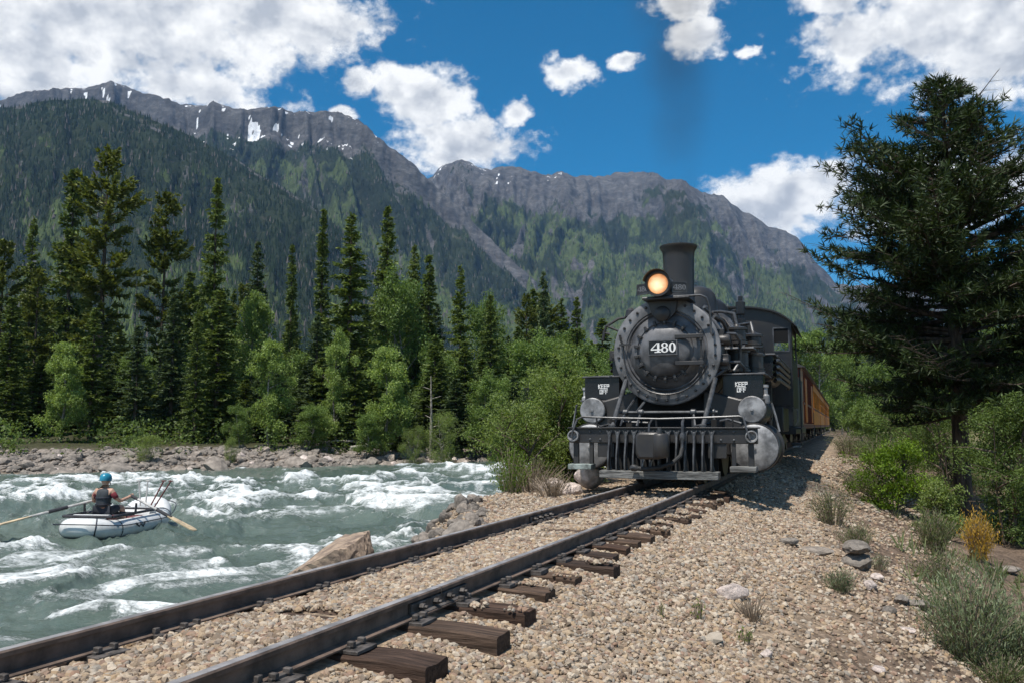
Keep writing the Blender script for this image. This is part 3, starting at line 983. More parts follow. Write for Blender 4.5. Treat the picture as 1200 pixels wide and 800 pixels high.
# ------------------------------------------------------------------ steam locomotive
# local axes: x to the right in the picture, y back along the train, z up from the rail head
M['iron'] = pmat('iron', (0.024, 0.024, 0.026), 0.42, 0.1, var=0.35, col2=(0.044, 0.040, 0.036), scale=3.5, bump=0.12, bscale=30)
M['iron_gloss'] = pmat('iron_gloss', (0.018, 0.018, 0.020), 0.28, 0.2, var=0.3, scale=3)
M['boiler'] = pmat('boiler', (0.030, 0.030, 0.032), 0.42, 0.15, var=0.3, col2=(0.062, 0.057, 0.052), scale=2.5, bump=0.08, bscale=12)
M['graphite'] = pmat('graphite', (0.190, 0.190, 0.195), 0.46, 0.18, var=0.38, scale=3.0, bump=0.12, bscale=14)
M['graphite_dark'] = pmat('graphite_dark', (0.130, 0.130, 0.135), 0.45, 0.18, var=0.4, scale=3.0, bump=0.1, bscale=14)
M['silver'] = pmat('silver', (0.31, 0.31, 0.312), 0.52, 0.2, var=0.4, scale=5, bump=0.15, bscale=18)
M['steel'] = pmat('steel', (0.22, 0.22, 0.225), 0.40, 0.75, var=0.35, scale=9)
M['pipe'] = pmat('pipe', (0.085, 0.087, 0.09), 0.40, 0.3, var=0.35, scale=9)
M['old_wood'] = pmat('old_wood', (0.20, 0.20, 0.19), 0.85, var=0.5, scale=5, bump=0.6, bscale=20, stretch=(0.4, 5, 8))
M['step_wood'] = pmat('step_wood', (0.26, 0.30, 0.28), 0.8, var=0.4, scale=8, bump=0.5, bscale=20)
M['white_paint'] = pmat('white_paint', (0.80, 0.80, 0.78), 0.5, var=0.06, scale=10)
M['plate_black'] = pmat('plate_black', (0.012, 0.012, 0.013), 0.35, var=0.2)
M['rubber'] = pmat('rubber', (0.02, 0.02, 0.02), 0.7, var=0.3)
M['dark'] = pmat('dark', (0.008, 0.008, 0.008), 0.9, var=0.2)
m, t, b = mat_new('headlight_lens')
co = t.new('ShaderNodeTexCoord').outputs['Object']
n = t.vmath('LENGTH', t.vmath('SUBTRACT', t.vmath('MULTIPLY', co, (1, 0, 1)), (-0.055, 0, 3.02)))
n = t.math('ADD', n, t.math('MULTIPLY', t.noise(co, 20, 4, 0.6), 0.07))
c = t.ramp(n, [(0.0, (1.0, 0.9, 0.66)), (0.10, (1.0, 0.72, 0.36)), (0.175, (0.72, 0.30, 0.10)), (0.21, (0.30, 0.11, 0.04))])
t.l.new(c, b.inputs['Emission Color']); b.inputs['Emission Strength'].default_value = 0.9
b.inputs['Base Color'].default_value = (0.5, 0.4, 0.3, 1); b.inputs['Roughness'].default_value = 0.1
M['lens'] = m

O_LOCO = Vector((2.07, 12.35, 0.0))
loco = empty('steam_locomotive', O_LOCO, -TH, 'black narrow gauge steam locomotive numbered 480 with lit headlight', 'locomotive')
V3 = Vector


def part(name, mat, mb, parent=None, bevel=0.0, smooth=35, label=None):
    o = mb.build(name, M[mat], parent or loco, bevel, smooth)
    if label: o['label'] = label
    return o


# ---- pilot
w = MB()
n = 14
for k in range(n):
    x0, x1 = -0.86 + 1.72 * k / n, -0.86 + 1.72 * (k + 1) / n
    c0, c1 = 0.10 * (2 * (k / n) - 1) ** 2, 0.10 * (2 * ((k + 1) / n) - 1) ** 2
    vs = [(x0, c0 - 0.05, 0.125), (x1, c1 - 0.05, 0.125), (x1, c1 + 0.22, 0.125), (x0, c0 + 0.22, 0.125), (x0, c0 - 0.05, 0.235), (x1, c1 - 0.05, 0.235), (x1, c1 + 0.22, 0.235), (x0, c0 + 0.22, 0.235)]
    fs = [(3, 2, 1, 0), (4, 5, 6, 7), (0, 1, 5, 4), (2, 3, 7, 6)]
    if k == 0: fs.append((3, 0, 4, 7))
    if k == n - 1: fs.append((1, 2, 6, 5))
    w.add(vs, fs)
part('footboard', 'old_wood', w, bevel=0.008, label='weathered grey footboard plank across the bottom of the pilot')
for k in range(13):
    x = -0.74 + 1.5 * k / 12
    bw = 0.030
    bmk = MB()
    pts = [(0.20, 0.80), (0.16, 0.62), (0.10, 0.45), (0.085, 0.32), (0.10, 0.235)]
    bmk.prism([(y, z_) for y, z_ in pts] + [(y + 0.07, z_) for y, z_ in reversed(pts)], x - 0.013, x + 0.013, axis='x')
    bmk.prism([(x - 0.045, 0.815), (x - 0.03, 0.815), (x, 0.775), (x + 0.03, 0.815), (x + 0.045, 0.815), (x + 0.022, 0.74), (x + 0.018, 0.32), (x + 0.04, 0.235), (x - 0.04, 0.235), (x - 0.018, 0.32), (x - 0.022, 0.74)], 0.19, 0.215)
    part('pilot_bar', 'pipe', bmk, bevel=0.004)
bk = MB(); bk.box(-0.82, 0.82, 0.38, 0.41, 0.2, 0.64)
part('pilot_backing', 'dark', bk)
bm_ = MB(); bm_.box(-1.38, 1.38, 0.28, 0.46, 0.63, 0.845)
beam = part('pilot_beam', 'iron', bm_, bevel=0.01)
bm_ = MB(); bm_.box(-1.40, 1.40, 0.24, 0.62, 0.846, 0.866)
part('deck_plate', 'iron', bm_, beam, bevel=0.004)
for x in (-1.28, -1.06, -0.9, 0.88, 1.06, 1.28, -0.3, 0.3):
    for z_ in (0.68, 0.80):
        bm_ = MB(); bm_.lathe([(0.020, 0), (0.018, 0.012), (0.008, 0.018)], (x, 0.28, z_), (0, -1, 0), 8)
        part('bolt', 'pipe', bm_, beam)
for sx in (-1, 1):
    bm_ = MB(); bm_.box(sx * 0.82 - 0.13, sx * 0.82 + 0.13, 0.30, 0.36, 0.42, 0.63)
    part('gusset_plate', 'iron', bm_, bevel=0.006)
    h = MB()
    h.box(sx * 1.29 - 0.04, sx * 1.29 + 0.04, 0.30, 0.36, 0.30, 0.63).box(sx * 1.05 - 0.03, sx * 1.05 + 0.03, 0.30, 0.36, 0.30, 0.63)
    hg = part('step_hanger', 'iron', h, bevel=0.006)
    st = MB(); st.box(sx * 1.19 - 0.18, sx * 1.19 + 0.18, 0.14, 0.40, 0.235, 0.315)
    part('step', 'step_wood' if sx < 0 else 'old_wood', st, hg, bevel=0.008)
    pk = MB(); pk.lathe([(0.085, 0.0), (0.085, 0.09), (0.07, 0.09), (0.05, 0.035), (0.0, 0.03)], (sx * 1.31, 0.29, 0.735), (0, -1, 0), 20)
    part('marker_cup', 'silver', pk, label='round silver cup at the end of the pilot beam')
# handrail along the beam
hr = MB()
hr.tube([(-1.33, 0.20, 0.70), (-1.31, 0.20, 0.80), (-1.25, 0.24, 0.98), (-1.17, 0.26, 1.02), (-0.6, 0.26, 1.0), (0, 0.26, 0.985), (0.6, 0.26, 1.0), (1.14, 0.26, 1.02), (1.20, 0.26, 1.0), (1.24, 0.22, 0.85), (1.29, 0.20, 0.70)], 0.016, 8)
for x in (-0.95, -0.05, 0.48, 1.05):
    hr.tube([(x, 0.30, 0.86), (x, 0.26, 1.0)], 0.014, 6)
part('handrail', 'pipe', hr)
lv = MB()
lv.tube([(-0.72, 0.75, 1.09), (0.78, 0.75, 1.09)], 0.024, 8)
for x in (-0.62, -0.38, 0.42, 0.70):
    lv.lathe([(0.03, -0.05), (0.05, -0.03), (0.05, 0.03), (0.03, 0.05)], (x, 0.75, 1.09), (1, 0, 0), 12)
    lv.tube([(x, 0.75, 1.09), (x * 1.1, 0.62, 0.88)], 0.02, 6)
part('rocker_shaft', 'pipe', lv)
for pt in ([(-0.62, 0.75, 1.09), (-0.5, 1.05, 1.36)], [(-0.45, 0.75, 1.09), (-0.30, 1.05, 1.36)], [(-1.0, 0.6, 0.87), (-0.75, 0.9, 0.95), (-0.3, 0.9, 0.93)], [(0.45, 0.45, 0.87), (0.9, 0.9, 0.98), (1.1, 0.9, 0.92)]):
    lf = MB(); lf.tube(pt, 0.02, 6); part('drain_pipe', 'pipe', lf)
# coupler
cp = MB()
cp.prism([(-0.17, 0.42), (-0.21, 0.50), (-0.21, 0.74), (-0.17, 0.80), (0.12, 0.80), (0.19, 0.72), (0.20, 0.52), (0.14, 0.42)], -0.42, -0.08)
cp.prism([(-0.10, 0.48), (-0.10, 0.74), (0.10, 0.74), (0.10, 0.48)], -0.10, 0.34)
cpo = part('coupler', 'iron', cp, bevel=0.035)
kn = MB(); kn.lathe([(0.10, -0.17), (0.12, -0.14), (0.12, 0.14), (0.10, 0.17)], (0.13, -0.34, 0.61), (0, 0, 1), 14)
part('knuckle', 'iron', kn, cpo, bevel=0.01)
kp = MB(); kp.cyl((0.12, -0.33, 0.76), (0.12, -0.33, 0.86), 0.03, n=10)
kp.tube([(-0.05, -0.25, 0.79), (-0.05, -0.22, 0.90), (-0.07, 0.1, 0.98)], 0.014, 6)
part('coupler_pin', 'pipe', kp, cpo)
ah = MB()
ah.tube([(0.36, 0.22, 0.98), (0.36, 0.14, 0.93), (0.36, 0.10, 0.70), (0.36, 0.06, 0.55)], 0.022, 8)
ah.lathe([(0.035, 0.0), (0.04, 0.03), (0.04, 0.09), (0.03, 0.12)], (0.36, 0.11, 0.66), (0, 0, 1), 10)
part('air_pipe', 'pipe', ah)
ah = MB()
ah.tube([(0.36, 0.06, 0.56), (0.35, -0.02, 0.46), (0.25, -0.10, 0.36), (0.08, -0.14, 0.30), (-0.14, -0.14, 0.27), (-0.24, -0.12, 0.28)], 0.032, 10)
ahp = part('air_hose', 'rubber', ah)
gl = MB(); gl.lathe([(0.03, 0), (0.05, 0.03), (0.05, 0.09), (0.02, 0.12)], (-0.24, -0.12, 0.28), (-1, 0, 0.1), 10)
part('hose_coupling', 'pipe', gl, ahp)
ch = MB()
for dx_ in (0, 0.12):
    ch.tube([(-0.12 + dx_, -0.1, 0.46), (-0.16 + dx_, -0.12, 0.38), (-0.18 + dx_, -0.12, 0.30)], 0.011, 5)
    ch.tube([(-0.22, 0.0, 0.50), (-0.26, -0.03, 0.44), (-0.16, -0.10, 0.40)], 0.014, 5)
part('chain', 'steel', ch)

# ---- cylinders, valve chests
for sx in (-1, 1):
    cy = MB()
    cy.lathe([(0.36, 0), (0.37, 0.02), (0.37, 0.07), (0.335, 0.09), (0.335, 1.0), (0.37, 1.02), (0.37, 1.1), (0.2, 1.12)], (sx * 1.27, 1.04, 0.56), (0, 1, 0), 36)
    cyo = part('cylinder', 'iron', cy)
    hd = MB(); hd.lathe([(0.345, 0.0), (0.345, 0.02), (0.325, 0.035), (0.12, 0.045), (0.03, 0.05), (0.03, 0.075), (0.0, 0.08)], (sx * 1.27, 1.04, 0.56), (0, -1, 0), 36)
    part('cylinder_head', 'silver', hd, cyo, label='round silver cylinder head')
    vc_ = MB(); vc_.lathe([(0.215, 0), (0.215, 0.06), (0.195, 0.08), (0.195, 1.15), (0.215, 1.17), (0.215, 1.24)], (sx * 1.245, 1.10, 1.13), (0, 1, 0), 28)
    vco = part('valve_chest', 'iron', vc_)
    hd = MB(); hd.lathe([(0.205, 0.0), (0.205, 0.018), (0.19, 0.03), (0.05, 0.036), (0.022, 0.04), (0.022, 0.06), (0.0, 0.062)], (sx * 1.245, 1.10, 1.13), (0, -1, 0), 28)
    part('valve_head', 'silver', hd, vco, label='round silver valve chest head')
    jk = MB(); jk.prism([(sx * 0.95, 0.42), (sx * 1.30, 0.86), (sx * 1.44, 1.02), (sx * 1.40, 1.28), (sx * 1.05, 1.30), (sx * 0.5, 1.45), (sx * 0.5, 0.45)], 1.16, 2.06)
    part('cylinder_jacket', 'iron', jk, cyo, bevel=0.03)
    sd = MB(); sd.tube([(sx * 1.53, 1.15, 1.22), (sx * 1.58, 1.2, 1.02), (sx * 1.625, 1.2, 0.80)], 0.016, 6)
    sd.lathe([(0.05, 0), (0.06, 0.03), (0.06, 0.12), (0.035, 0.15), (0.035, 0.24), (0.05, 0.25), (0.05, 0.29)], (sx * 1.43, 1.32, 1.22), (0, 0, 1), 12)
    part('relief_valve', 'silver', sd, cyo)
sdl = MB(); sdl.prism([(-0.95, 0.45), (0.95, 0.45), (0.9, 1.1), (0.55, 1.35), (-0.55, 1.35), (-0.9, 1.1)], 1.2, 2.0)
part('saddle', 'dark', sdl)

# ---- step boxes with lettering
GLY = {'K': [(0, 0, 0, 4), (0, 2, 2, 4), (0, 2, 2, 0)], 'E': [(0, 0, 0, 4), (0, 4, 2, 4), (0, 2, 1.6, 2), (0, 0, 2, 0)], 'P': [(0, 0, 0, 4), (0, 4, 2, 4), (2, 4, 2, 2), (2, 2, 0, 2)],
       'O': [(0, 0, 0, 4), (0, 4, 2, 4), (2, 4, 2, 0), (2, 0, 0, 0)], 'F': [(0, 0, 0, 4), (0, 4, 2, 4), (0, 2, 1.6, 2)]}


def stencil(text, cx, y, cz, h, parent):
    u = h / 4.0; wd = h * 0.21
    adv = 3.05 * u
    x = cx - (len(text) * adv - 1.05 * u) / 2
    for chx in text:
        mb = MB()
        for k, (x0, z0, x1, z1) in enumerate(GLY[chx]):
            a, b_ = V3((x + x0 * u, 0, cz + z0 * u)), V3((x + x1 * u, 0, cz + z1 * u))
            d = (b_ - a).normalized(); q = V3((-d.z, 0, d.x)) * wd / 2
            a = a - d * wd / 2; b_ = b_ + d * wd / 2
            yy = y - 0.0015 * (k + 1)
            P4 = [a + q, b_ + q, b_ - q, a - q]
            mb.add([(p.x, yy, p.z) for p in P4] + [(p.x, y + 0.002, p.z) for p in P4], [(0, 1, 2, 3), (0, 4, 5, 1), (1, 5, 6, 2), (2, 6, 7, 3), (3, 7, 4, 0)])
        part('letter', 'white_paint', mb, parent, smooth=0)
        x += adv


for sx in (-1, 1):
    x0, x1 = (0.80, 1.40) if sx > 0 else (-1.42, -0.84)
    sb = MB(); sb.box(x0, x1, 1.26, 1.66, 1.30, 1.665)
    sbo = part('step_box', 'iron_gloss', sb, bevel=0.006, label='black step box lettered KEEP OFF in white')
    lp = MB(); lp.box(x0 - 0.03, x1 + 0.04, 1.22, 1.70, 1.666, 1.690)
    part('box_lid', 'graphite_dark', lp, sbo, bevel=0.004)
    lp = MB(); lp.box(x0 - 0.06, x1 + 0.02, 1.20, 1.66, 1.278, 1.299)
    part('box_shelf', 'graphite_dark', lp, sbo, bevel=0.004)
    cxx = (x0 + x1) / 2 + (0.03 if sx < 0 else -0.02)
    stencil('KEEP', cxx, 1.259, 1.49, 0.062, sbo)
    stencil('OFF', cxx, 1.259, 1.405, 0.062, sbo)
# right-hand upper box, running boards, side pipes
for sx in (-1, 1):
    rb = MB(); rb.box(sx * 1.18 - 0.24, sx * 1.18 + 0.24, 3.1, 3.9, 1.74, 2.10)
    rbo = part('tool_box', 'iron_gloss', rb, bevel=0.006)
    rb = MB(); rb.box(sx * 1.19 - 0.28, sx * 1.19 + 0.28, 3.04, 3.95, 2.101, 2.125)
    part('box_lid', 'graphite_dark', rb, rbo, bevel=0.004)
    rb = MB(); rb.box(sx * 1.19 - 0.27, sx * 1.19 + 0.27, 3.95, 8.0, 2.14, 2.165); rb.box(sx * 1.15 - 0.25, sx * 1.15 + 0.25, 1.66, 3.1, 1.70, 1.722)
    part('running_board', 'graphite_dark', rb, bevel=0.004)
    for k in range(4):
        pp = MB(); z_ = 1.66 + 0.11 * k
        pp.tube([(sx * 1.44, 3.3, z_), (sx * 1.46, 3.2, z_ + 0.02), (sx * 1.50, 3.35, z_ + 0.03), (sx * 1.50, 6.6, z_ + 0.03), (sx * 1.46, 6.7, z_)], 0.033, 10)
        part('cooling_pipe', 'steel', pp)

# ---- smokebox, boiler
BZ, BR = 2.03, 0.825
bo = MB()
bo.lathe([(BR - 0.02, 0.0), (BR, 0.03), (BR, 2.3), (BR + 0.015, 2.32), (BR + 0.015, 2.4), (BR + 0.02, 2.42), (BR + 0.10, 5.2), (BR + 0.12, 7.1)], (0, 0.93, BZ), (0, 1, 0), 56)
boiler = part('boiler', 'boiler', bo)
for y in (1.55, 2.35, 3.3, 4.3, 5.3, 6.3):
    rr = BR + (0.012 if y < 3.2 else 0.02 + 0.08 * (y - 3.3) / 2.9 + 0.012)
    bd = MB(); bd.lathe([(rr, 0), (rr + 0.008, 0.005), (rr + 0.008, 0.055), (rr, 0.06)], (0, y, BZ), (0, 1, 0), 48)
    part('boiler_band', 'steel' if y in (2.35, 3.3) else 'graphite_dark', bd, boiler)
fr = MB()
fr.lathe([(BR + 0.005, 0.02), (BR + 0.005, -0.05), (BR - 0.02, -0.065), (0.645, -0.065), (0.63, -0.05), (0.62, -0.055)], (0, 0.95, BZ), (0, 1, 0), 64)
front = part('smokebox_front', 'graphite', fr, label='graphite grey smokebox front ringed with bolts')
for k in range(30):
    a = 2 * math.pi * (k + 0.5) / 30
    bl = MB(); bl.lathe([(0.022, 0), (0.022, 0.018), (0.012, 0.026)], (math.cos(a) * 0.755, 0.886, BZ + math.sin(a) * 0.755), (0, -1, 0), 6)
    part('bolt', 'iron', bl, front, smooth=20)
dr = MB()
dr.lathe([(0.625, 0.06), (0.625, -0.03), (0.605, -0.05), (0.58, -0.03), (0.565, -0.045), (0.50, -0.095), (0.44, -0.115), (0.425, -0.10), (0.40, -0.115), (0.385, -0.15), (0.33, -0.185), (0.2, -0.215), (0.08, -0.225), (0.0, -0.226)], (0, 0.92, BZ), (0, 1, 0), 64)
door = part('smokebox_door', 'graphite_dark', dr)
for k in range(18):
    a = 2 * math.pi * (k + 0.5) / 18
    ca, sa = math.cos(a), math.sin(a)
    if ca > 0.85: continue
    cl = MB()
    Mx = Matrix.Translation((ca * 0.435, 0.80, BZ + sa * 0.435)) @ Matrix.Rotation(-a, 4, 'Y')
    cl.box(-0.05, 0.055, -0.02, 0.02, -0.022, 0.022, Mx)
    cl.box(-0.02, 0.02, -0.045, 0.0, -0.02, 0.02, Mx)
    part('door_clamp', 'iron', cl, door, bevel=0.004)
for z_ in (BZ + 0.20, BZ - 0.20):
    hg = MB(); hg.box(0.17, 0.60, 0.69, 0.735, z_ - 0.03, z_ + 0.03); hg.cyl((0.5, 0.735, z_), (0.5, 0.86, z_), 0.03, n=10); hg.cyl((0.56, 0.72, z_ - 0.07), (0.56, 0.72, z_ + 0.07), 0.03, n=10)
    part('hinge', 'iron', hg, door, bevel=0.005)
hg = MB(); hg.cyl((0.56, 0.74, BZ - 0.30), (0.56, 0.74, BZ + 0.30), 0.016, n=8)
part('hinge_pin', 'iron', hg, door)
arc = MB(); arc.tube([(math.cos(R_(a)) * 0.665, 0.84, BZ + math.sin(R_(a)) * 0.665) for a in range(172, 345, 6)], 0.013, 6)
arc.tube([(-0.665, 0.84, BZ + 0.09), (-0.70, 0.82, BZ + 0.20), (-0.71, 0.81, BZ + 0.27)], 0.02, 6); arc.box(-0.72, -0.54, 0.80, 0.83, BZ + 0.10, BZ + 0.13)
part('grab_iron', 'iron', arc, front)
# number plate
npl = MB(); npl.box(-0.235, 0.215, 0.665, 0.69, 1.955, 2.185)
npo = part('number_plate', 'plate_black', npl, door, bevel=0.004, label='black number plate reading 480')
rm = MB()
for (a0, a1, c0, c1) in ((-0.235, 0.215, 2.168, 2.185), (-0.235, 0.215, 1.955, 1.972), (-0.235, -0.218, 1.972, 2.168), (0.198, 0.215, 1.972, 2.168)):
    rm.box(a0, a1, 0.655, 0.664, c0, c1)
rmo = part('plate_rim', 'graphite_dark', rm, door)


def ring(mb, cx, cz, rx, rz, ix, iz, y, n=28):
    vs, fs = [], []
    for k in range(n):
        a = 2 * math.pi * k / n
        vs.append((cx + math.cos(a) * rx, y, cz + math.sin(a) * rz)); vs.append((cx + math.cos(a) * ix, y, cz + math.sin(a) * iz))
    for k in range(n):
        j = (k + 1) % n
        fs.append((2 * k, 2 * j, 2 * j + 1, 2 * k + 1))
    mb.add(vs, fs)


def flat(mb, pts, y):
    mb.add([(a, y, c_) for a, c_ in pts], [tuple(range(len(pts)))])


def numerals_480(parent, F, k, mat, step=0.0015):
    # serif figures 4 8 0, drawn about the origin at scale k and carried to place by F
    d4 = MB(); ox, oz = -0.125, -0.074
    flat(d4, [(ox + 0.020, oz), (ox + 0.075, oz), (ox + 0.075, oz + 0.148), (ox + 0.040, oz + 0.148), (ox + 0.040, oz + 0.016), (ox + 0.020, oz + 0.016)], 0)
    flat(d4, [(ox - 0.058, oz + 0.036), (ox + 0.098, oz + 0.036), (ox + 0.098, oz + 0.056), (ox - 0.058, oz + 0.056)], -step)
    flat(d4, [(ox - 0.058, oz + 0.056), (ox - 0.036, oz + 0.056), (ox + 0.052, oz + 0.148), (ox + 0.034, oz + 0.148)], -2 * step)
    flat(d4, [(ox + 0.0, oz), (ox + 0.102, oz), (ox + 0.102, oz + 0.014), (ox + 0.0, oz + 0.014)], -3 * step)
    d8 = MB(); ring(d8, 0.030, -0.033, 0.056, 0.041, 0.026, 0.027, 0); ring(d8, 0.030, 0.037, 0.050, 0.038, 0.022, 0.025, -step)
    d0_ = MB(); ring(d0_, 0.148, 0.0, 0.053, 0.074, 0.021, 0.060, 0)
    for mb in (d4, d8, d0_):
        mb.v = [tuple(F @ Vector((p[0] * k, p[1], p[2] * k))) for p in mb.v]
        part('numeral', mat, mb, parent, smooth=0)


numerals_480(npo, Matrix.Translation((-0.01, 0.6635, 2.069)), 1.0, 'white_paint')

# ---- headlight
hl = MB()
hl.lathe([(0.14, 0.44), (0.178, 0.42), (0.19, 0.37), (0.19, 0.03), (0.198, 0.02), (0.198, -0.02), (0.162, -0.02), (0.158, 0.03), (0.10, 0.06), (0.0, 0.06)], (-0.045, 0.55, 3.035), (0, 1, 0), 36)
hlo = part('headlight', 'iron', hl)
ln_ = MB(); ln_.lathe([(0.155, 0.0), (0.142, -0.02), (0.10, -0.04), (0.0, -0.05)], (-0.045, 0.572, 3.035), (0, 1, 0), 32)
part('lens', 'lens', ln_, hlo, label='glowing warm headlight lens')
vs_ = MB()
vs_.add([(-0.045 + math.cos(R_(a)) * r, y, 3.035 + math.sin(R_(a)) * r) for a in range(10, 171, 10) for r, y in ((0.199, 0.56), (0.210, 0.42))], [(2 * i, 2 * i + 2, 2 * i + 3, 2 * i + 1) for i in range(16)])
part('visor', 'iron', vs_, hlo, smooth=60)
for sx in (-1, 1):
    nb = MB(); cx = -0.045 + sx * 0.275
    Mx = Matrix.Translation((cx, 0.80, 3.0)) @ Matrix.Rotation(sx * 0.5, 4, 'Z')
    nb.box(-0.12, 0.12, -0.02, 0.02, -0.085, 0.085, Mx)
    nbo = part('number_board', 'iron', nb, hlo, bevel=0.004)
    rm = MB()
    for (a0, a1, c0, c1) in ((-0.12, 0.12, 0.07, 0.085), (-0.12, 0.12, -0.085, -0.07), (-0.12, -0.105, -0.07, 0.07), (0.105, 0.12, -0.07, 0.07)):
        rm.box(a0, a1, -0.026, -0.021, c0, c1, Mx)
    part('board_rim', 'pipe', rm, nbo)
    numerals_480(nbo, Mx @ Matrix.Translation((-0.006, -0.0225, 0)), 0.55, 'graphite', 0.001)
br = MB()
br.box(-0.30, 0.42, 0.58, 1.25, 2.80, 2.822)
br.prism([(-0.26, 2.80), (0.20, 2.80), (0.17, 2.62), (0.06, 2.50), (-0.08, 2.48), (-0.2, 2.60)], 0.80, 0.88)
br.lathe([(0.10, 0), (0.12, 0.03), (0.12, 0.10), (0.05, 0.14)], (-0.03, 0.86, 2.60), (0, -1, 0), 16)
part('headlight_bracket', 'iron', br, hlo, bevel=0.006)
rl = MB(); rl.tube([(-0.30, 0.60, 2.83), (0.58, 0.66, 2.84), (0.66, 0.68, 2.80), (0.70, 0.72, 2.66), (0.72, 0.74, 2.25)], 0.017, 8)
part('front_handrail', 'pipe', rl)

# ---- stack, domes, bell, whistle
sk = MB()
sk.lathe([(0.42, -0.18), (0.34, -0.06), (0.285, 0.04), (0.262, 0.12), (0.250, 0.3), (0.262, 0.88), (0.272, 0.98), (0.300, 1.03), (0.318, 1.06), (0.318, 1.085), (0.30, 1.09), (0.245, 1.07), (0.23, 0.6), (0.0, 0.6)], (0, 2.15, 2.84), (0, 0, 1), 36)
part('smokestack', 'iron', sk)
dm = MB()
dm.lathe([(0.56, -0.12), (0.48, 0.0), (0.43, 0.10), (0.415, 0.38), (0.39, 0.50), (0.32, 0.60), (0.18, 0.66), (0.06, 0.675), (0.06, 0.70), (0.0, 0.70)], (0, 3.75, 2.80), (0, 0, 1), 36)
part('sand_dome', 'boiler', dm)
dm = MB()
dm.lathe([(0.56, -0.15), (0.46, 0.0), (0.41, 0.10), (0.40, 0.36), (0.37, 0.48), (0.25, 0.60), (0.1, 0.64), (0, 0.645)], (0, 5.6, 2.86), (0, 0, 1), 36)
part('steam_dome', 'boiler', dm)
be = MB(); be.lathe([(0.19, 0), (0.17, 0.03), (0.13, 0.12), (0.11, 0.2), (0.05, 0.25), (0, 0.26)], (0.05, 4.62, 3.08), (0, 0, 1), 24)
beo = part('bell', 'graphite', be)
by = MB(); by.tube([(-0.2, 4.62, 2.92), (-0.2, 4.62, 3.3), (0.05, 4.62, 3.42), (0.3, 4.62, 3.3), (0.3, 4.62, 2.92)], 0.025, 8)
part('bell_yoke', 'iron', by, beo)
wh = MB()
wh.lathe([(0.10, 0), (0.10, 0.12), (0.06, 0.14), (0.06, 0.22), (0.10, 0.24), (0.10, 0.5), (0.05, 0.53), (0.05, 0.62), (0.02, 0.64)], (0.55, 6.5, 3.02), (0, 0, 1), 14)
wh.lathe([(0.05, 0), (0.07, 0.1), (0.07, 0.35), (0.03, 0.38)], (0.40, 6.7, 3.02), (0, 0, 1), 12)
wh.box(0.3, 0.66, 6.35, 6.8, 2.85, 3.03)
part('whistle', 'iron', wh)

# ---- braces from smokebox to beam
for sx, xa, xb in ((-1, -0.64, -0.76), (1, 0.74, 0.60)):
    bs = MB(); bs.tube([(xa, 0.90, 1.62 - 0.02), (xb, 0.45, 0.86)], 0.036, 10)
    bs.lathe([(0.06, 0), (0.06, 0.03), (0.03, 0.05)], (xb, 0.45, 0.866), (0, 0, 1), 10)
    part('smokebox_brace', 'pipe', bs)

# ---- left bracket and marker
fb = MB()
fb.tube([(-0.60, 1.1, 2.62), (-0.78, 1.0, 2.58), (-0.98, 0.98, 2.46), (-1.0, 0.98, 2.36), (-0.92, 1.0, 2.34)], 0.022, 8)
fb.tube([(-0.96, 0.98, 2.47), (-0.72, 1.0, 2.36)], 0.018, 8)
fb.tube([(-1.0, 0.98, 2.40), (-1.03, 0.98, 2.24)], 0.026, 8)
fb.lathe([(0.05, 0), (0.085, 0.03), (0.075, 0.13), (0.03, 0.17)], (-0.60, 1.05, 2.58), (0.1, 0, 1), 12)
part('flag_bracket', 'iron', fb)
mk = MB(); mk.box(-1.06, -0.9, 1.5, 1.62, 1.96, 2.12); mk.cyl((-0.98, 1.49, 2.04), (-0.98, 1.46, 2.04), 0.05, n=12); mk.tube([(-0.9, 1.56, 2.0), (-0.8, 1.56, 1.98)], 0.02, 6)
part('side_valve', 'iron', mk, bevel=0.006)

# ---- air compressor on the right of the smokebox
ac = MB()
for (x, y, z0, z1, r_) in ((0.98, 1.75, 2.18, 2.44, 0.14), (0.98, 1.75, 1.74, 2.08, 0.17), (1.20, 2.12, 2.14, 2.36, 0.12), (1.20, 2.12, 1.74, 2.05, 0.15)):
    h_ = z1 - z0
    ac.lathe([(r_ + 0.03, 0), (r_ + 0.03, 0.035), (r_, 0.04), (r_, h_ - 0.04), (r_ + 0.03, h_ - 0.035), (r_ + 0.03, h_), (r_ * 0.4, h_ + 0.03), (r_ * 0.3, h_ + 0.06)], (x, y, z0), (0, 0, 1), 18)
    for k in range(1):
        zz = z0 + h_ * (0.2 + 0.18 * k)
        ac.lathe([(r_, 0), (r_ + 0.018, 0.004), (r_ + 0.018, 0.014), (r_, 0.018)], (x, y, zz), (0, 0, 1), 18)
ac.cyl((0.98, 1.75, 2.06), (0.98, 1.75, 2.2), 0.07, n=10); ac.cyl((1.22, 2.12, 2.03), (1.22, 2.12, 2.15), 0.06, n=10)
aco = part('air_compressor', 'iron', ac)
bx_ = MB(); bx_.box(0.62, 1.26, 1.45, 1.95, 2.085, 2.11)
part('compressor_shelf', 'silver', bx_, aco, bevel=0.003)
bx_ = MB(); bx_.box(0.66, 0.86, 1.05, 1.30, 2.25, 2.36).box(0.60, 0.86, 1.02, 1.22, 2.12, 2.16).box(0.68, 0.92, 1.05, 1.35, 1.74, 1.98)
bx_.lathe([(0.07, 0), (0.09, 0.03), (0.09, 0.2), (0.07, 0.23)], (0.72, 1.1, 2.19), (1, 0, 0), 14)
bx_.lathe([(0.05, 0), (0.07, 0.03), (0.07, 0.2), (0.05, 0.23)], (0.70, 1.06, 1.86), (1, 0, 0), 14)
part('lubricator', 'iron', bx_, aco, bevel=0.006)
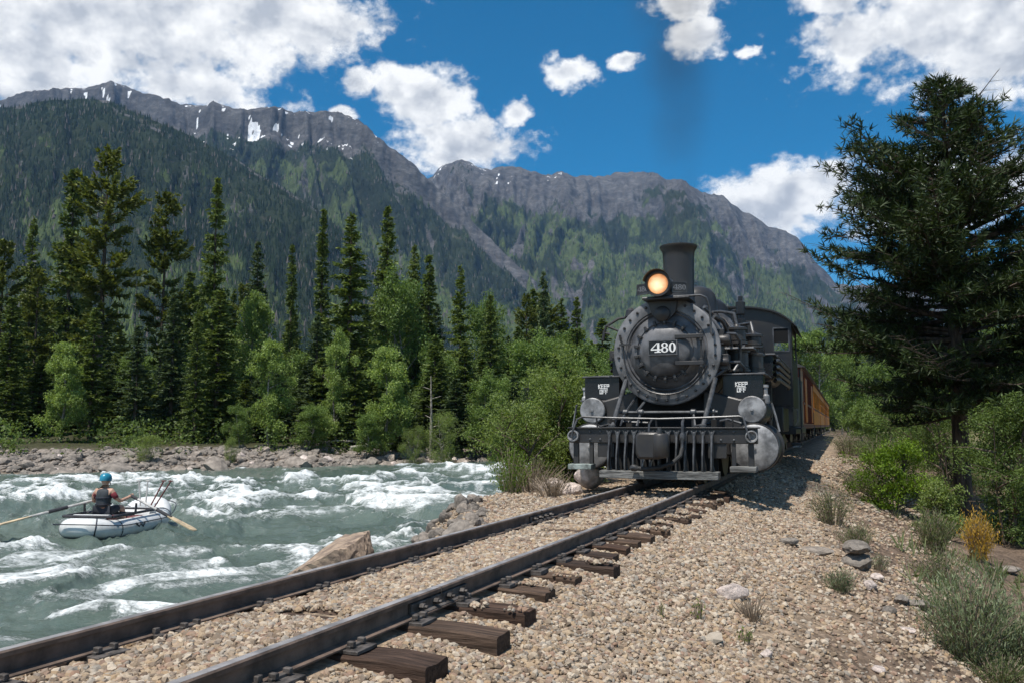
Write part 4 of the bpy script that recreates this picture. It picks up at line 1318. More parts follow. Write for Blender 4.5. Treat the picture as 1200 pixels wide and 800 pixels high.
pps = [[(0.98, 1.75, 2.47), (0.94, 1.8, 2.68), (0.70, 2.0, 2.75), (0.55, 2.4, 2.80)],
       [(1.20, 2.12, 2.38), (1.16, 2.2, 2.56), (0.9, 2.6, 2.58), (0.78, 3.6, 2.58)],
       [(0.86, 1.2, 2.3), (1.0, 1.3, 2.3), (1.06, 1.45, 2.2), (1.04, 1.5, 1.9), (0.95, 1.4, 1.72)],
       [(0.92, 1.2, 1.86), (1.06, 1.25, 1.86), (1.12, 1.4, 1.78), (1.1, 1.5, 1.70)],
       [(0.74, 0.95, 2.55), (0.84, 1.1, 2.48), (0.9, 1.35, 2.3), (0.92, 1.5, 2.12)],
       [(0.70, 0.98, 1.62), (0.84, 1.05, 1.72), (0.9, 1.15, 1.76)]]
for pt in pps:
    pb = MB(); pb.tube(pt, 0.026, 8); part('air_pipe', 'pipe', pb, aco)

# ---- pipes and rods running down the right side from domes to cab
rr2 = random.Random(3)
for k in range(11):
    a = R_(24 + 5.2 * k)
    y0_ = 2.2 + 0.25 * (k % 4); y1_ = 7.9 - 0.3 * (k % 3)
    pts = []
    for q in range(9):
        f = q / 8
        y = y0_ + (y1_ - y0_) * f
        rad = BR + 0.06 + 0.10 * max(0, (y - 3.3) / 2.9) + 0.02 * (k % 3)
        aa = a + 0.10 * math.sin(q * 1.3 + k) * (0.4 if q % 2 else -0.2)
        pts.append((math.cos(aa) * rad, y, BZ + math.sin(aa) * rad))
    pb = MB(); pb.tube(pts, 0.020 + 0.012 * (k % 3 == 0), 8)
    part('side_pipe', 'pipe' if k % 2 else 'steel', pb, boiler)
for k in range(9):       # cross rungs and valves among the pipes
    y = 2.6 + 0.55 * k
    vb = MB()
    a0, a1 = R_(22 + 6 * (k % 3)), R_(70 - 4 * (k % 4))
    rad = BR + 0.13 + 0.10 * max(0, (y - 3.3) / 2.9)
    vb.tube([(math.cos(a_) * rad, y + 0.25 * i, BZ + math.sin(a_) * rad) for i, a_ in enumerate([a0, (a0 + a1) / 2, a1])], 0.022, 6)
    vb.box(math.cos(a0) * rad - 0.05, math.cos(a0) * rad + 0.05, y - 0.06, y + 0.06, BZ + math.sin(a0) * rad - 0.06, BZ + math.sin(a0) * rad + 0.06)
    vb.lathe([(0.03, 0), (0.07, 0.01), (0.07, 0.03), (0.03, 0.04)], (math.cos(a1) * rad, y + 0.4, BZ + math.sin(a1) * rad + 0.03), (0.5, -0.3, 1), 10)
    part('valve', 'pipe' if k % 2 else 'iron', vb, boiler, bevel=0.004)
sp_ = MB(); sp_.tube([(0.42, 3.7, 2.95), (0.62, 3.65, 2.80), (0.80, 3.6, 2.5), (0.86, 3.55, 2.1), (0.84, 3.5, 1.8)], 0.05, 10)
part('sand_pipe', 'graphite_dark', sp_, boiler)
dp = MB()
for (x_, y_) in ((0.92, 2.9), (0.95, 3.9)):
    dp.tube([(x_ * 0.6, y_, 2.75), (x_, y_ + 0.1, 2.45), (x_ + 0.06, y_ + 0.1, 2.0), (x_ + 0.1, y_, 1.75)], 0.042, 8)
part('drop_pipe', 'graphite', dp, boiler)

# ---- firebox and cab
fbx = MB(); fbx.prism([(-1.05, 0.95), (1.05, 0.95), (1.05, 2.0), (0.9, 2.65), (0.5, 2.98), (-0.5, 2.98), (-0.9, 2.65), (-1.05, 2.0)], 6.4, 8.2)
part('firebox', 'boiler', fbx, bevel=0.05)
CY0, CY1, CX = 8.0, 10.4, 1.5
def roofz(x): return 3.60 - 0.16 * (x / CX) ** 2 - 0.22 * (abs(x) / CX) ** 5
cab_front = MB()
xs_ = [-1.5, -1.43, -1.12, 1.12, 1.43, 1.5]
for i in range(5):
    a_, b_ = xs_[i], xs_[i + 1]
    if i in (1, 3):
        cab_front.box(a_, b_, CY0, CY0 + 0.03, 1.35, 2.58)
        cab_front.prism([(a_, 3.08), (b_, 3.08), (b_, roofz(b_) - .02), (a_, roofz(a_) - .02)], CY0, CY0 + 0.03)
    else:
        k = 10 if i == 2 else 1
        top = [(b_ + (a_ - b_) * q / k, roofz(b_ + (a_ - b_) * q / k) - .02) for q in range(k + 1)]
        cab_front.prism([(a_, 1.35), (b_, 1.35)] + top, CY0, CY0 + 0.03)
cab = part('cab', 'iron', cab_front, bevel=0.003)
for sx in (-1, 1):
    sd = MB(); x0, x1 = (1.47, 1.5) if sx > 0 else (-1.5, -1.47)
    for (y0, y1, z0, z1) in ((CY0 + .031, CY1, 1.30, 2.42), (CY0 + .031, 8.5, 2.42, 3.20), (10.1, CY1, 2.42, 3.20), (8.5, 10.1, 3.02, 3.20)):
        sd.box(x0, x1, y0, y1, z0, z1)
    part('cab_side', 'iron', sd, cab)
    wf = MB()
    for (a0, a1, c0, c1) in ((1.10, 1.45, 2.55, 2.58), (1.10, 1.45, 3.08, 3.11), (1.09, 1.12, 2.58, 3.08), (1.43, 1.46, 2.58, 3.08)):
        wf.box(min(sx * a0, sx * a1), max(sx * a0, sx * a1), CY0 - 0.012, CY0 - 0.001, c0, c1)
    part('window_frame', 'graphite_dark', wf, cab)
    ws = MB(); ws.box(min(sx * 1.12, sx * 1.43), max(sx * 1.12, sx * 1.43), CY0 + 0.010, CY0 + 0.020, 2.76, 3.08); part('window_dark_panel', 'dark', ws, cab)  # plain dark panel across the upper half of the front window
    ladder = MB(); ladder.tube([(sx * 1.56, 10.3, 0.5), (sx * 1.56, 10.3, 2.3)], 0.02, 6); ladder.box(sx * 1.45 - 0.13, sx * 1.45 + 0.13, 9.9, 10.3, 0.42, 0.46); ladder.box(sx * 1.45 - 0.13, sx * 1.45 + 0.13, 9.9, 10.3, 0.80, 0.84)
    part('cab_step', 'iron', ladder, cab)
rf = MB()
xs_ = np.linspace(-1.62, 1.62, 27)
vs = [(x, y, roofz(x) + dz) for y in (CY0 - 0.12, CY1 + 0.35) for dz in (0.0, 0.035) for x in xs_]
N = 27; fs = []
for i in range(N - 1):
    fs += [(i, i + 1, 2 * N + i + 1, 2 * N + i), (N + i, 3 * N + i, 3 * N + i + 1, N + i + 1), (i, N + i, N + i + 1, i + 1), (2 * N + i, 2 * N + i + 1, 3 * N + i + 1, 3 * N + i)]
fs += [(0, 2 * N, 3 * N, N), (N - 1, 2 * N - 1, 4 * N - 1, 3 * N - 1)]
rf.add(vs, fs); part('cab_roof', 'iron', rf, cab, smooth=40)

# ---- running gear
frm = MB(); frm.box(-0.80, -0.72, 0.46, 10.2, 0.62, 0.98); frm.box(0.72, 0.80, 0.46, 10.2, 0.62, 0.98); frm.box(-0.6, 0.6, 2.2, 9.9, 0.75, 1.3)
part('frame', 'dark', frm)
def wheel(y, r_, x, spokes, parent=loco, name='driving_wheel'):
    wb = MB(); s = 1 if x > 0 else -1
    wb.lathe([(r_ - 0.09, -0.05), (r_, -0.05), (r_ + 0.0, 0.04), (r_ + 0.03, 0.05), (r_ + 0.03, 0.07), (r_ - 0.09, 0.07)], (x, y, r_), (-s, 0, 0), 30)
    wb.lathe([(0.10, -0.08), (0.10, 0.08)], (x, y, r_), (-s, 0, 0), 14)
    for q in range(spokes):
        a = 2 * math.pi * q / spokes
        wb.tube([(x, y + math.cos(a) * 0.08, r_ + math.sin(a) * 0.08), (x, y + math.cos(a) * (r_ - 0.07), r_ + math.sin(a) * (r_ - 0.07))], 0.03, 5)
    return part(name, 'iron', wb, parent)
for y in (3.35, 4.60, 5.85, 7.10):
    for sx in (-1, 1):
        wo = wheel(y, 0.56, sx * 0.5, 12)
        cw = MB(); a = R_(215)
        cw.lathe([(0.30, 0), (0.32, 0.02), (0.32, 0.08), (0.30, 0.10)], (sx * 0.90, y, 0.56), (sx, 0, 0), 22)
        cw.box(sx * 0.95 - 0.05, sx * 0.95 + 0.05, y - 0.12, y + 0.12, 0.24, 0.60)
        cw.cyl((sx * 0.5, y, 0.56), (sx * 1.02, y, 0.56), 0.09, n=12); cw.cyl((sx * 0.98, y, 0.33), (sx * 1.2, y, 0.33), 0.06, n=12)
        part('crank', 'iron', cw, wo)
for sx in (-1, 1):
    ro = MB(); ro.box(sx * 1.08 - 0.03, sx * 1.08 + 0.03, 3.2, 7.25, 0.28, 0.40)
    part('side_rod', 'steel', ro, bevel=0.01)
    ro = MB(); ro.tube([(sx * 1.24, 2.2, 0.56), (sx * 1.24, 3.1, 0.56)], 0.045, 10); ro.box(sx * 1.24 - 0.06, sx * 1.24 + 0.06, 3.0, 3.35, 0.42, 0.74)
    ro.tube([(sx * 1.18, 3.2, 0.56), (sx * 1.16, 5.85, 0.36)], 0.055, 8); ro.box(sx * 1.24 - 0.05, sx * 1.24 + 0.05, 2.3, 4.0, 0.72, 0.79)
    part('main_rod', 'steel', ro, bevel=0.008)
    vg = MB(); vg.tube([(sx * 1.24, 2.3, 1.13), (sx * 1.24, 3.3, 1.13), (sx * 1.22, 4.6, 1.2)], 0.03, 8); vg.tube([(sx * 1.24, 3.3, 1.3), (sx * 1.24, 3.2, 0.56)], 0.035, 8)
    vg.tube([(sx * 1.22, 4.6, 1.55), (sx * 1.26, 4.5, 1.2), (sx * 1.22, 4.6, 0.85)], 0.05, 8); vg.tube([(sx * 1.22, 4.6, 0.85), (sx * 1.18, 5.85, 0.55)], 0.03, 8)
    vg.box(sx * 1.0 - 0.3, sx * 1.0 + 0.3, 4.3, 4.42, 1.0, 1.7)
    part('valve_gear', 'pipe', vg)
    rs = MB(); rs.lathe([(0.16, 0), (0.2, 0.05), (0.2, 2.0), (0.16, 2.05)], (sx * 1.15, 4.6, 1.88), (0, 1, 0), 20)
    part('air_reservoir', 'graphite_dark', rs)
    for y in (1.15,):
        wheel(y, 0.35, sx * 0.47, 8, loco, 'pilot_wheel')
    wheel(9.2, 0.35, sx * 0.47, 8, loco, 'trailing_wheel')
    ap = MB(); ap.box(sx * 1.1 - 0.2, sx * 1.1 + 0.2, 7.6, 9.6, 0.75, 1.30)
    part('ash_pan', 'iron', ap, bevel=0.02)

# ------------------------------------------------------------------ tender and cars
U_, V_ = V3((math.sin(TH), math.cos(TH), 0)), V3((math.cos(TH), -math.sin(TH), 0))
def on_track(y): return O_LOCO + U_ * y
def truck(root, y, mat='iron'):
    tk = MB()
    for sx in (-1, 1):
        tk.prism([(y - 0.95, 0.42), (y - 0.5, 0.62), (y + 0.5, 0.62), (y + 0.95, 0.42), (y + 0.5, 0.30), (y - 0.5, 0.30)], sx * 0.72 - 0.05, sx * 0.72 + 0.05, axis='x')
    tk.box(-0.75, 0.75, y - 0.15, y + 0.15, 0.45, 0.65)
    to = part('truck', mat, tk, root)
    for yy in (y - 0.65, y + 0.65):
        wm = MB()
        for sx in (-1, 1):
            wm.lathe([(0.33, -0.05), (0.33, 0.04), (0.36, 0.05), (0.36, 0.07), (0.2, 0.07)], (sx * 0.5, yy, 0.33), (-sx, 0, 0), 20)
        wm.cyl((-0.5, yy, 0.33), (0.5, yy, 0.33), 0.05, n=8)
        part('wheelset', 'iron', wm, to)


M['tender_grey'] = pmat('tender_grey', (0.10, 0.10, 0.105), 0.5, 0.3, var=0.4, scale=3, bump=0.2, bscale=10)
M['orange'] = pmat('orange', (0.78, 0.275, 0.03), 0.45, var=0.22, scale=3)
M['orange_deep'] = pmat('orange_deep', (0.66, 0.20, 0.025), 0.45, var=0.22, scale=3)
M['tan'] = pmat('tan', (0.60, 0.36, 0.20), 0.55, var=0.2, scale=3)
M['maroon'] = pmat('maroon', (0.18, 0.04, 0.022), 0.5, var=0.25, scale=3)
M['car_roof'] = pmat('car_roof', (0.05, 0.05, 0.052), 0.6, var=0.3, scale=3)
M['car_glass'] = pmat('car_glass', (0.01, 0.012, 0.014), 0.08, var=0.1)

tender = empty('tender', on_track(11.2), -TH, 'dark grey coal tender coupled behind the locomotive cab', 'tender')
tb = MB(); tb.box(-1.32, 1.32, 0.2, 6.4, 0.85, 2.35)
tb.prism([(-1.32, 2.36), (-1.32, 2.62), (-1.15, 2.72), (1.15, 2.72), (1.32, 2.62), (1.32, 2.36)], 0.2, 3.4)
part('tank', 'tender_grey', tb, tender, bevel=0.03)
cl = stone_mesh('coal', 5, M['dark'], 3, (1.1, 1.5, 0.35), 0.6)
co_ = link('coal', cl, tender, (0, 1.8, 2.72))
tf = MB(); tf.box(-1.38, 1.38, 0.05, 6.6, 0.66, 0.845)
part('tender_frame', 'iron', tf, tender, bevel=0.01)
rv_ = MB()
for z_ in (1.0, 1.6, 2.28):
    rv_.box(1.321, 1.33, 0.25, 6.35, z_, z_ + 0.05)
part('rivet_strip', 'iron', rv_, tender)
lad = MB()
for sx in (-1, 1):
    lad.tube([(sx * 1.36, 0.32, 0.9), (sx * 1.42, 0.32, 1.0), (sx * 1.42, 0.32, 2.2), (sx * 1.36, 0.32, 2.3)], 0.02, 6)
    lad.box(sx * 1.38 - 0.1, sx * 1.38 + 0.1, 0.15, 0.55, 0.32, 0.36)
part('tender_step', 'silver', lad, tender)
truck(tender, 1.4); truck(tender, 5.1)


def coach(y, L, style, label, group=None):
    root = empty('passenger_car', on_track(y), -TH, label, 'rail car', group)
    W2 = 1.28
    side = {'baggage': 'tan', 'open': 'orange', 'coach': 'orange', 'deep': 'orange_deep'}[style]
    fl = MB(); fl.box(-W2, W2, 0, L, 0.78, 0.92); part('sill_beam', 'maroon', fl, root, bevel=0.01)
    wz0, wz1 = 1.75, 2.55
    nw = int(L / 0.95)
    for sx in (-1, 1):
        x0, x1 = sorted((sx * W2, sx * (W2 - 0.05)))
        b_ = MB()
        if style == 'baggage':
            b_.box(x0, x1, 0.0, L, 0.93, 2.86)
        else:
            b_.box(x0, x1, 0.0, L, 0.93, wz0); b_.box(x0, x1, 0.0, L, wz1, 2.86)
            for k in range(nw + 1):
                yy = 0.0 + (L - 0.14) * k / nw
                b_.box(x0, x1, yy, yy + 0.14, wz0 + .001, wz1 - .001)
        part('side_wall', side, b_, root)
        if style == 'baggage':
            for yy in (1.6, L - 3.4):
                d_ = MB(); d_.box(sx * (W2 + 0.02) - 0.02, sx * (W2 + 0.02) + 0.02, yy, yy + 1.6, 1.0, 2.6); part('side_door', 'orange_deep', d_, root, bevel=0.01)
            for yy in np.arange(0.5, L, 0.75):
                d_ = MB(); d_.box(sx * W2 - 0.012 + sx * 0.012, sx * W2 + 0.012 + sx * 0.012, yy, yy + 0.05, 0.95, 2.84); part('batten', 'maroon', d_, root)
        elif style != 'open':
            for k in range(nw):
                ya = (L - 0.14) * k / nw + 0.14; yb = (L - 0.14) * (k + 1) / nw
                g_ = MB(); g_.box(sx * (W2 - 0.035) - 0.006, sx * (W2 - 0.035) + 0.006, ya, yb, wz0, wz1)
                wdw = part('window', 'car_glass', g_, root)
                f_ = MB(); f_.box(sx * (W2 - 0.012) - 0.014, sx * (W2 - 0.012) + 0.014, ya, yb, (wz0 + wz1) / 2 - 0.025, (wz0 + wz1) / 2 + 0.025)
                part('sash', side, f_, wdw)
        tr_ = MB(); tr_.box(sx * (W2 + 0.012) - 0.012, sx * (W2 + 0.012) + 0.012, 0, L, 1.62, 1.70); part('belt_rail', 'maroon', tr_, root)
    e_ = MB()
    for yy in (0.0, L - 0.05):
        e_.box(-W2 + 0.05, W2 - 0.05, yy, yy + 0.05, 0.93, 2.86)
    part('end_wall', 'maroon' if style == 'baggage' else side, e_, root)
    xs = np.linspace(-1.40, 1.40, 17); zz = 3.22 - 0.34 * (xs / 1.40) ** 2
    r_ = MB(); r_.prism(list(zip(xs, zz)) + [(1.40, 2.862), (-1.40, 2.862)], -0.25, L + 0.25)
    part('roof', 'car_roof', r_, root)
    if style != 'open':
        cv = MB(); cv.box(-0.5, 0.5, 0.6, L - 0.6, 3.15, 3.42); part('clerestory', 'car_roof', cv, root, bevel=0.03)
    for yy in np.arange(1.5, L - 1, 2.4):
        vt = MB(); vt.lathe([(0.07, 0), (0.07, 0.16), (0.11, 0.17), (0.11, 0.21), (0, 0.23)], (0.85, yy, 3.05), (0, 0, 1), 10); part('roof_vent', 'car_roof', vt, root)
    st = MB()
    for yy in (-0.3, L):
        for sx in (-1, 1):
            st.box(sx * 1.1 - 0.18, sx * 1.1 + 0.18, yy, yy + 0.28, 0.35, 0.39); st.tube([(sx * 1.27, yy + 0.14, 0.37), (sx * 1.27, yy + 0.14, 0.9)], 0.02, 5)
    part('end_step', 'iron', st, root)
    truck(root, 1.9); truck(root, L - 1.9)
    return root


yy = 18.6
coach(yy, 11.5, 'baggage', 'tan baggage car with maroon end, first car behind the tender'); yy += 12.4
coach(yy, 12.0, 'open', 'open-sided orange excursion car, second car behind the tender'); yy += 12.9
coach(yy, 12.5, 'coach', 'orange passenger coach, third car behind the tender'); yy += 13.4
coach(yy, 12.5, 'deep', 'darker orange coach, fourth car behind the tender'); yy += 13.4
coach(yy, 12.5, 'coach', 'orange passenger coach at the far end of the train'); yy += 13.4

# ------------------------------------------------------------------ plants
def norm(a):
    return a / np.maximum(np.linalg.norm(a, axis=-1, keepdims=True), 1e-9)


def fans(base, dirn, ln, wd, k, spread, r, droop=0.0):
    """k narrow needle-spray triangles leaving each base point"""
    n = len(base)
    tri_v = []
    for q in range(k):
        d = norm(dirn + r.normal(0, spread, (n, 3)) + np.array([0, 0, -droop]))
        up = r.normal(0, 1, (n, 3)); up[:, 2] += 0.6
        s = norm(np.cross(d, up))
        L = (ln * r.uniform(0.65, 1.15, n))[:, None]; w_ = (wd * r.uniform(0.7, 1.3, n))[:, None]
        tri_v.append(np.stack([base - s * w_ * 0.4, base + s * w_ * 0.4, base + d * L * 0.6 + s * w_ * 0.5, base + d * L, base + d * L * 0.55 - s * w_ * 0.5], 1))
    V = np.concatenate(tri_v)
    m = len(V)
    b5 = np.arange(m)[:, None] * 5
    return V.reshape(-1, 3), np.concatenate([b5 + np.array([[0, 1, 2]]), b5 + np.array([[0, 2, 4]]), b5 + np.array([[4, 2, 3]])])


def leaf_quads(P, size, r, up=0.5, asp=0.6, axis=None):
    n = len(P)
    if axis is None:
        a = norm(r.normal(0, 1, (n, 3)))
    else:
        a = norm(axis + r.normal(0, 0.45, (n, 3)))
    nrm = r.normal(0, 1, (n, 3)); nrm[:, 2] = np.abs(nrm[:, 2]) + up
    b = norm(np.cross(a, nrm))
    L = (size * r.uniform(0.6, 1.3, n))[:, None]
    V = np.stack([P - a * L * 0.5, P + b * L * asp * 0.5, P + a * L * 0.5, P - b * L * asp * 0.5], 1)
    b4 = np.arange(n)[:, None] * 4
    return V.reshape(-1, 3), b4 + np.array([[0, 1, 2, 3]])


def trunk_mesh(name, pts, radii, mat, extra=(), n=8):
    mb = MB(); mb.tube(pts, 1.0, n, radii)
    for p, r_ in extra:
        mb.tube(p, 1.0, 5, r_)
    return mb.mesh(name, mat, 60)


def conifer(seed, H, R, t0=0.06, style='spruce', mat='spruce', dens=1.0, lean=0.0):
    r = np.random.default_rng(seed)
    nb = int((13.0 if style == 'spruce' else 11.5 if style == 'fir' else 7.0) * H * dens)
    t = t0 + (1 - t0) * r.random(nb) ** 0.92
    t.sort()
    tt = (t - t0) / (1 - t0)
    if style == 'spruce':
        prof = (1 - tt) ** 0.66 * (0.35 + 0.65 * sstep(tt, -0.08, 0.16)) + 0.03
    elif style == 'fir':
        prof = (1 - tt ** 1.5) * (0.6 + 0.4 * sstep(tt, -0.05, 0.2)) * 0.95 + 0.04
    else:
        prof = (np.sin(np.pi * np.clip(0.16 + tt * 0.84, 0, 1)) ** 0.7) * (0.72 + 0.28 * np.sin(tt * 19 + seed)) + 0.07
    ln = R * prof * r.uniform(0.62, 1.12, nb)
    az_ = r.random(nb) * 2 * np.pi
    el_ = np.where(tt < 0.5, -0.28 + 0.5 * tt, -0.03 + 1.25 * (tt - 0.5) ** 1.3)
    if style == 'pine': el_ = -0.12 + 0.75 * tt
    el_ = el_ + r.normal(0, 0.10, nb)
    B, Dn, Ln = [], [], []
    lim = []
    for i in range(nb):
        o = np.array([math.cos(az_[i]), math.sin(az_[i]), 0]); sd = np.array([-o[1], o[0], 0])
        L = ln[i]
        step = 0.30 if style != 'pine' else 0.34
        k = max(2, int(L / step))
        f = (np.arange(k) + r.random(k) * 0.8) / k
        if style == 'pine': f = 0.35 + 0.65 * f
        zz = t[i] * H + np.tan(el_[i]) * f * L - 0.10 * L * f ** 2 * (1 if style != 'pine' else 0.2) + 0.10 * L * f ** 4
        base = o[None] * (f * L)[:, None] + np.stack([0 * f, 0 * f, zz], -1)
        lim.append(([(0, 0, t[i] * H), (o[0] * L * 0.55, o[1] * L * 0.55, t[i] * H + math.tan(el_[i]) * L * 0.55 - 0.03 * L)], [0.012 + 0.012 * L, 0.006]))
        for sgn in (-1, 0, 1):
            wq = (0.34 + 0.34 * (1 - f)) * min(1.0, 0.62 + L / (R + 0.1)) * (1.25 if style == 'pine' else 1.0)
            dd = o[None] * (0.75 if sgn else 1.0) + sd[None] * sgn * 0.85 + np.array([[0, 0, (-0.22 if style != 'pine' else 0.18) + (0.2 if sgn == 0 else 0)]])
            B.append(base + r.normal(0, 0.03, base.shape)); Dn.append(np.repeat(dd, k, 0)); Ln.append(wq * (0.9 if sgn else 1.1))
    # leader
    zt = np.linspace(0.90, 1.0, 14) * H
    B.append(np.stack([0 * zt, 0 * zt, zt], -1)); Dn.append(np.concatenate([r.normal(0, 0.5, (14, 2)), np.full((14, 1), 0.9)], 1)); Ln.append(np.full(14, 0.30))
    B, Dn, Ln = np.concatenate(B), norm(np.concatenate(Dn)), np.concatenate(Ln)
    V, T = fans(B, Dn, Ln, 0.075 + 0.12 * Ln, 3 if style != 'pine' else 4, 0.32, r, 0.05)
    cr = np_mesh('crown', V, tris=T, mat=M[mat])
    tr = trunk_mesh('trunk', [(0, 0, -0.5), (0, 0, H * 0.3), (0, 0, H * 0.7), (0, 0, H * 0.985)], [0.013 * H + 0.03, 0.011 * H, 0.006 * H, 0.01], M['bark'], lim[::2])
    return tr, cr


def broadleaf(seed, H, R, mat='aspen', n_leaf=7000, size=0.17, base=0.12, bark='bark_pale', stems=1, asp=0.62, flat=1.0, ragged=0.5):
    r = np.random.default_rng(seed)
    lim, C = [], []
    for s in range(stems):
        a0 = r.random() * 6.28
        sx = (0.25 * R if stems > 1 else 0.0)
        top = np.array([math.cos(a0) * sx * 2.0, math.sin(a0) * sx * 2.0, H * r.uniform(0.82, 0.97)])
        foot = np.array([math.cos(a0) * sx * 0.5, math.sin(a0) * sx * 0.5, -0.3])
        mid = (foot + top) / 2 + np.append(r.normal(0, 0.06 * H, 2), 0)
        lim.append(([foot, mid, top], [0.014 * H / stems ** 0.4 + 0.015, 0.010 * H / stems ** 0.4, 0.012]))
        nb = int(26 / stems ** 0.6)
        for k in range(nb):
            t = base + (0.97 - base) * (k + r.random()) / nb
            p0 = foot + (mid - foot) * min(1, t * 2) + (top - mid) * max(0, t * 2 - 1)
            a = r.random() * 6.28
            e = r.uniform(0.1, 0.9)
            pr_ = math.sin(math.pi * min(1, max(0.0, (t - base) / (1 - base) * 0.80 + 0.20))) ** 0.6
            L = R * pr_ * r.uniform(0.55, 1.0 + 0.3 * ragged)
            d = np.array([math.cos(a) * math.cos(e), math.sin(a) * math.cos(e), math.sin(e) * flat])
            p1 = p0 + d * L
            lim.append(([p0, (p0 + p1) / 2 + np.array([0, 0, 0.06 * L]), p1], [0.02 + 0.008 * L, 0.012, 0.006]))
            for q in range(5):
                f = r.uniform(0.45, 1.05)
                C.append(np.append(p0 + d * L * f + r.normal(0, 0.13 * R, 3), R * r.uniform(0.12, 0.26)))
        for q in range(6):
            C.append(np.append(top + r.normal(0, 0.10 * R, 3), R * r.uniform(0.10, 0.2)))
    C = np.array(C)
    wts = C[:, 3] ** 2; wts /= wts.sum()
    ci = r.choice(len(C), n_leaf, p=wts)
    off = norm(r.normal(0, 1, (n_leaf, 3))) * (r.random(n_leaf) ** 0.45)[:, None] * C[ci, 3:4] * np.array([1.15, 1.15, 0.9])
    P = C[ci, :3] + off
    P = P[P[:, 2] > 0.05]
    V, Q = leaf_quads(P, np.full(len(P), size), r, 0.6, asp)
    cr = np_mesh('crown', V, quads=Q, mat=M[mat])
    tr = trunk_mesh('trunk', lim[0][0], lim[0][1], M[bark], lim[1:])
    return tr, cr


def shrub(seed, H, R, mat, n_stem=40, leaves=6000, size=0.06, asp=0.35, stem='dry_twig', arch=0.35, bare=0.2, twigs=0):
    r = np.random.default_rng(seed)
    lim, P, A = [], [], []
    per = max(3, leaves // n_stem)
    for s in range(n_stem):
        a = r.random() * 6.28; rad = R * math.sqrt(r.random()) 
        foot = np.array([math.cos(a) * rad * 0.35, math.sin(a) * rad * 0.35, -0.05])
        h = H * r.uniform(0.6, 1.05) * (1 - 0.35 * (rad / R) ** 2)
        top = np.array([math.cos(a) * rad, math.sin(a) * rad, h]) + np.append(r.normal(0, 0.06 * R, 2), 0)
        mid = foot * 0.5 + top * 0.5 + np.array([-math.cos(a) * rad * 0.12, -math.sin(a) * rad * 0.12, arch * h * 0.35])
        lim.append(([foot, mid, top], [0.004 + 0.005 * H, 0.003 + 0.003 * H, 0.002]))
        f = bare + (1.02 - bare) * r.random(per) ** 0.85
        q = foot[None] * ((1 - f) ** 2)[:, None] + 2 * mid[None] * (f * (1 - f))[:, None] + top[None] * (f ** 2)[:, None]
        P.append(q + r.normal(0, 0.055 * (R + H), (per, 3)) * (0.35 + 0.65 * f)[:, None]); A.append(np.repeat(norm((top - foot)[None]), per, 0))
    P = np.concatenate(P); A = np.concatenate(A)
    k = P[:, 2] > 0.01
    P, A = P[k], A[k]
    V, Q = leaf_quads(P, np.full(len(P), size), r, 0.3, asp, A)
    cr = np_mesh('foliage', V, quads=Q, mat=M[mat])
    mb = MB()
    for p, rr_ in lim:
        mb.tube(p, 1.0, 4, rr_)
    return mb.mesh('stems', M[stem], 60), cr


def plant(name, meshes, loc, rz=0.0, sc=(1, 1, 1), label=None, cat='tree', group=None, parts=('trunk', 'crown')):
    root = empty(name, loc, rz, label, cat, group)
    root.scale = sc if hasattr(sc, '__len__') else (sc,) * 3
    for pn, me in zip(parts, meshes):
        link(pn, me, root)
    return root


rnd = random.Random(21)
SPR = [conifer(500 + i, 18, 2.5 + 0.25 * (i % 3), 0.04, 'spruce', ['spruce', 'spruce_blue', 'spruce'][i % 3]) for i in range(4)]
NAR = [conifer(520 + i, 18, 1.5, 0.05, 'spruce', 'spruce', 1.05) for i in range(2)]
FIR = [conifer(540 + i, 18, 3.1, 0.05, 'fir', 'fir_warm') for i in range(2)]
PIN = [conifer(560 + i, 18, 3.3, 0.28, 'pine', 'pine', 1.25) for i in range(3)]
ASP = [broadleaf(600 + i, 9, 2.3, 'aspen', 15000, 0.17, 0.10, ragged=0.5) for i in range(3)]
COT = [broadleaf(620 + i, 9, 2.9, 'cottonwood', 17000, 0.18, 0.12, stems=2) for i in range(3)]
WIL = [broadleaf(640 + i, 6, 2.6, 'willow', 12000, 0.15, 0.05, stems=4, asp=0.4) for i in range(2)]


def far_tree(kind, px, top, hw, depth, base=None, label=None, group=None, cat=None, name=None):
    """stand a tree on the land at photo column px; its tip reaches photo row top, crown half-width hw px"""
    protos, H0, R0, nm = {'spruce': (SPR, 18, 2.6, 'spruce_tree'), 'narrow': (NAR, 18, 1.5, 'spruce_tree'), 'fir': (FIR, 18, 3.1, 'fir_tree'), 'pine': (PIN, 18, 3.3, 'pine_tree'),
                          'aspen': (ASP, 9, 2.6, 'aspen_tree'), 'cotton': (COT, 9, 3.1, 'cottonwood_tree'), 'willow': (WIL, 6, 2.7, 'willow_bush')}[kind]
    p = at(px, top, depth)
    zg = float(ground_h(np.array([p.x]), np.array([p.y]))[0])
    h = p.z - zg
    wd = hw * depth / FPX * (1.28 if kind in ('spruce', 'narrow', 'fir') else 1.1)
    k = rnd.randrange(len(protos))
    sx = wd / R0
    o = plant(name or nm, protos[k], (p.x, p.y, zg), rnd.uniform(0, 6.28), (sx, sx, h / H0), label, cat or ('bush' if kind == 'willow' else 'tree'), group)
    return o


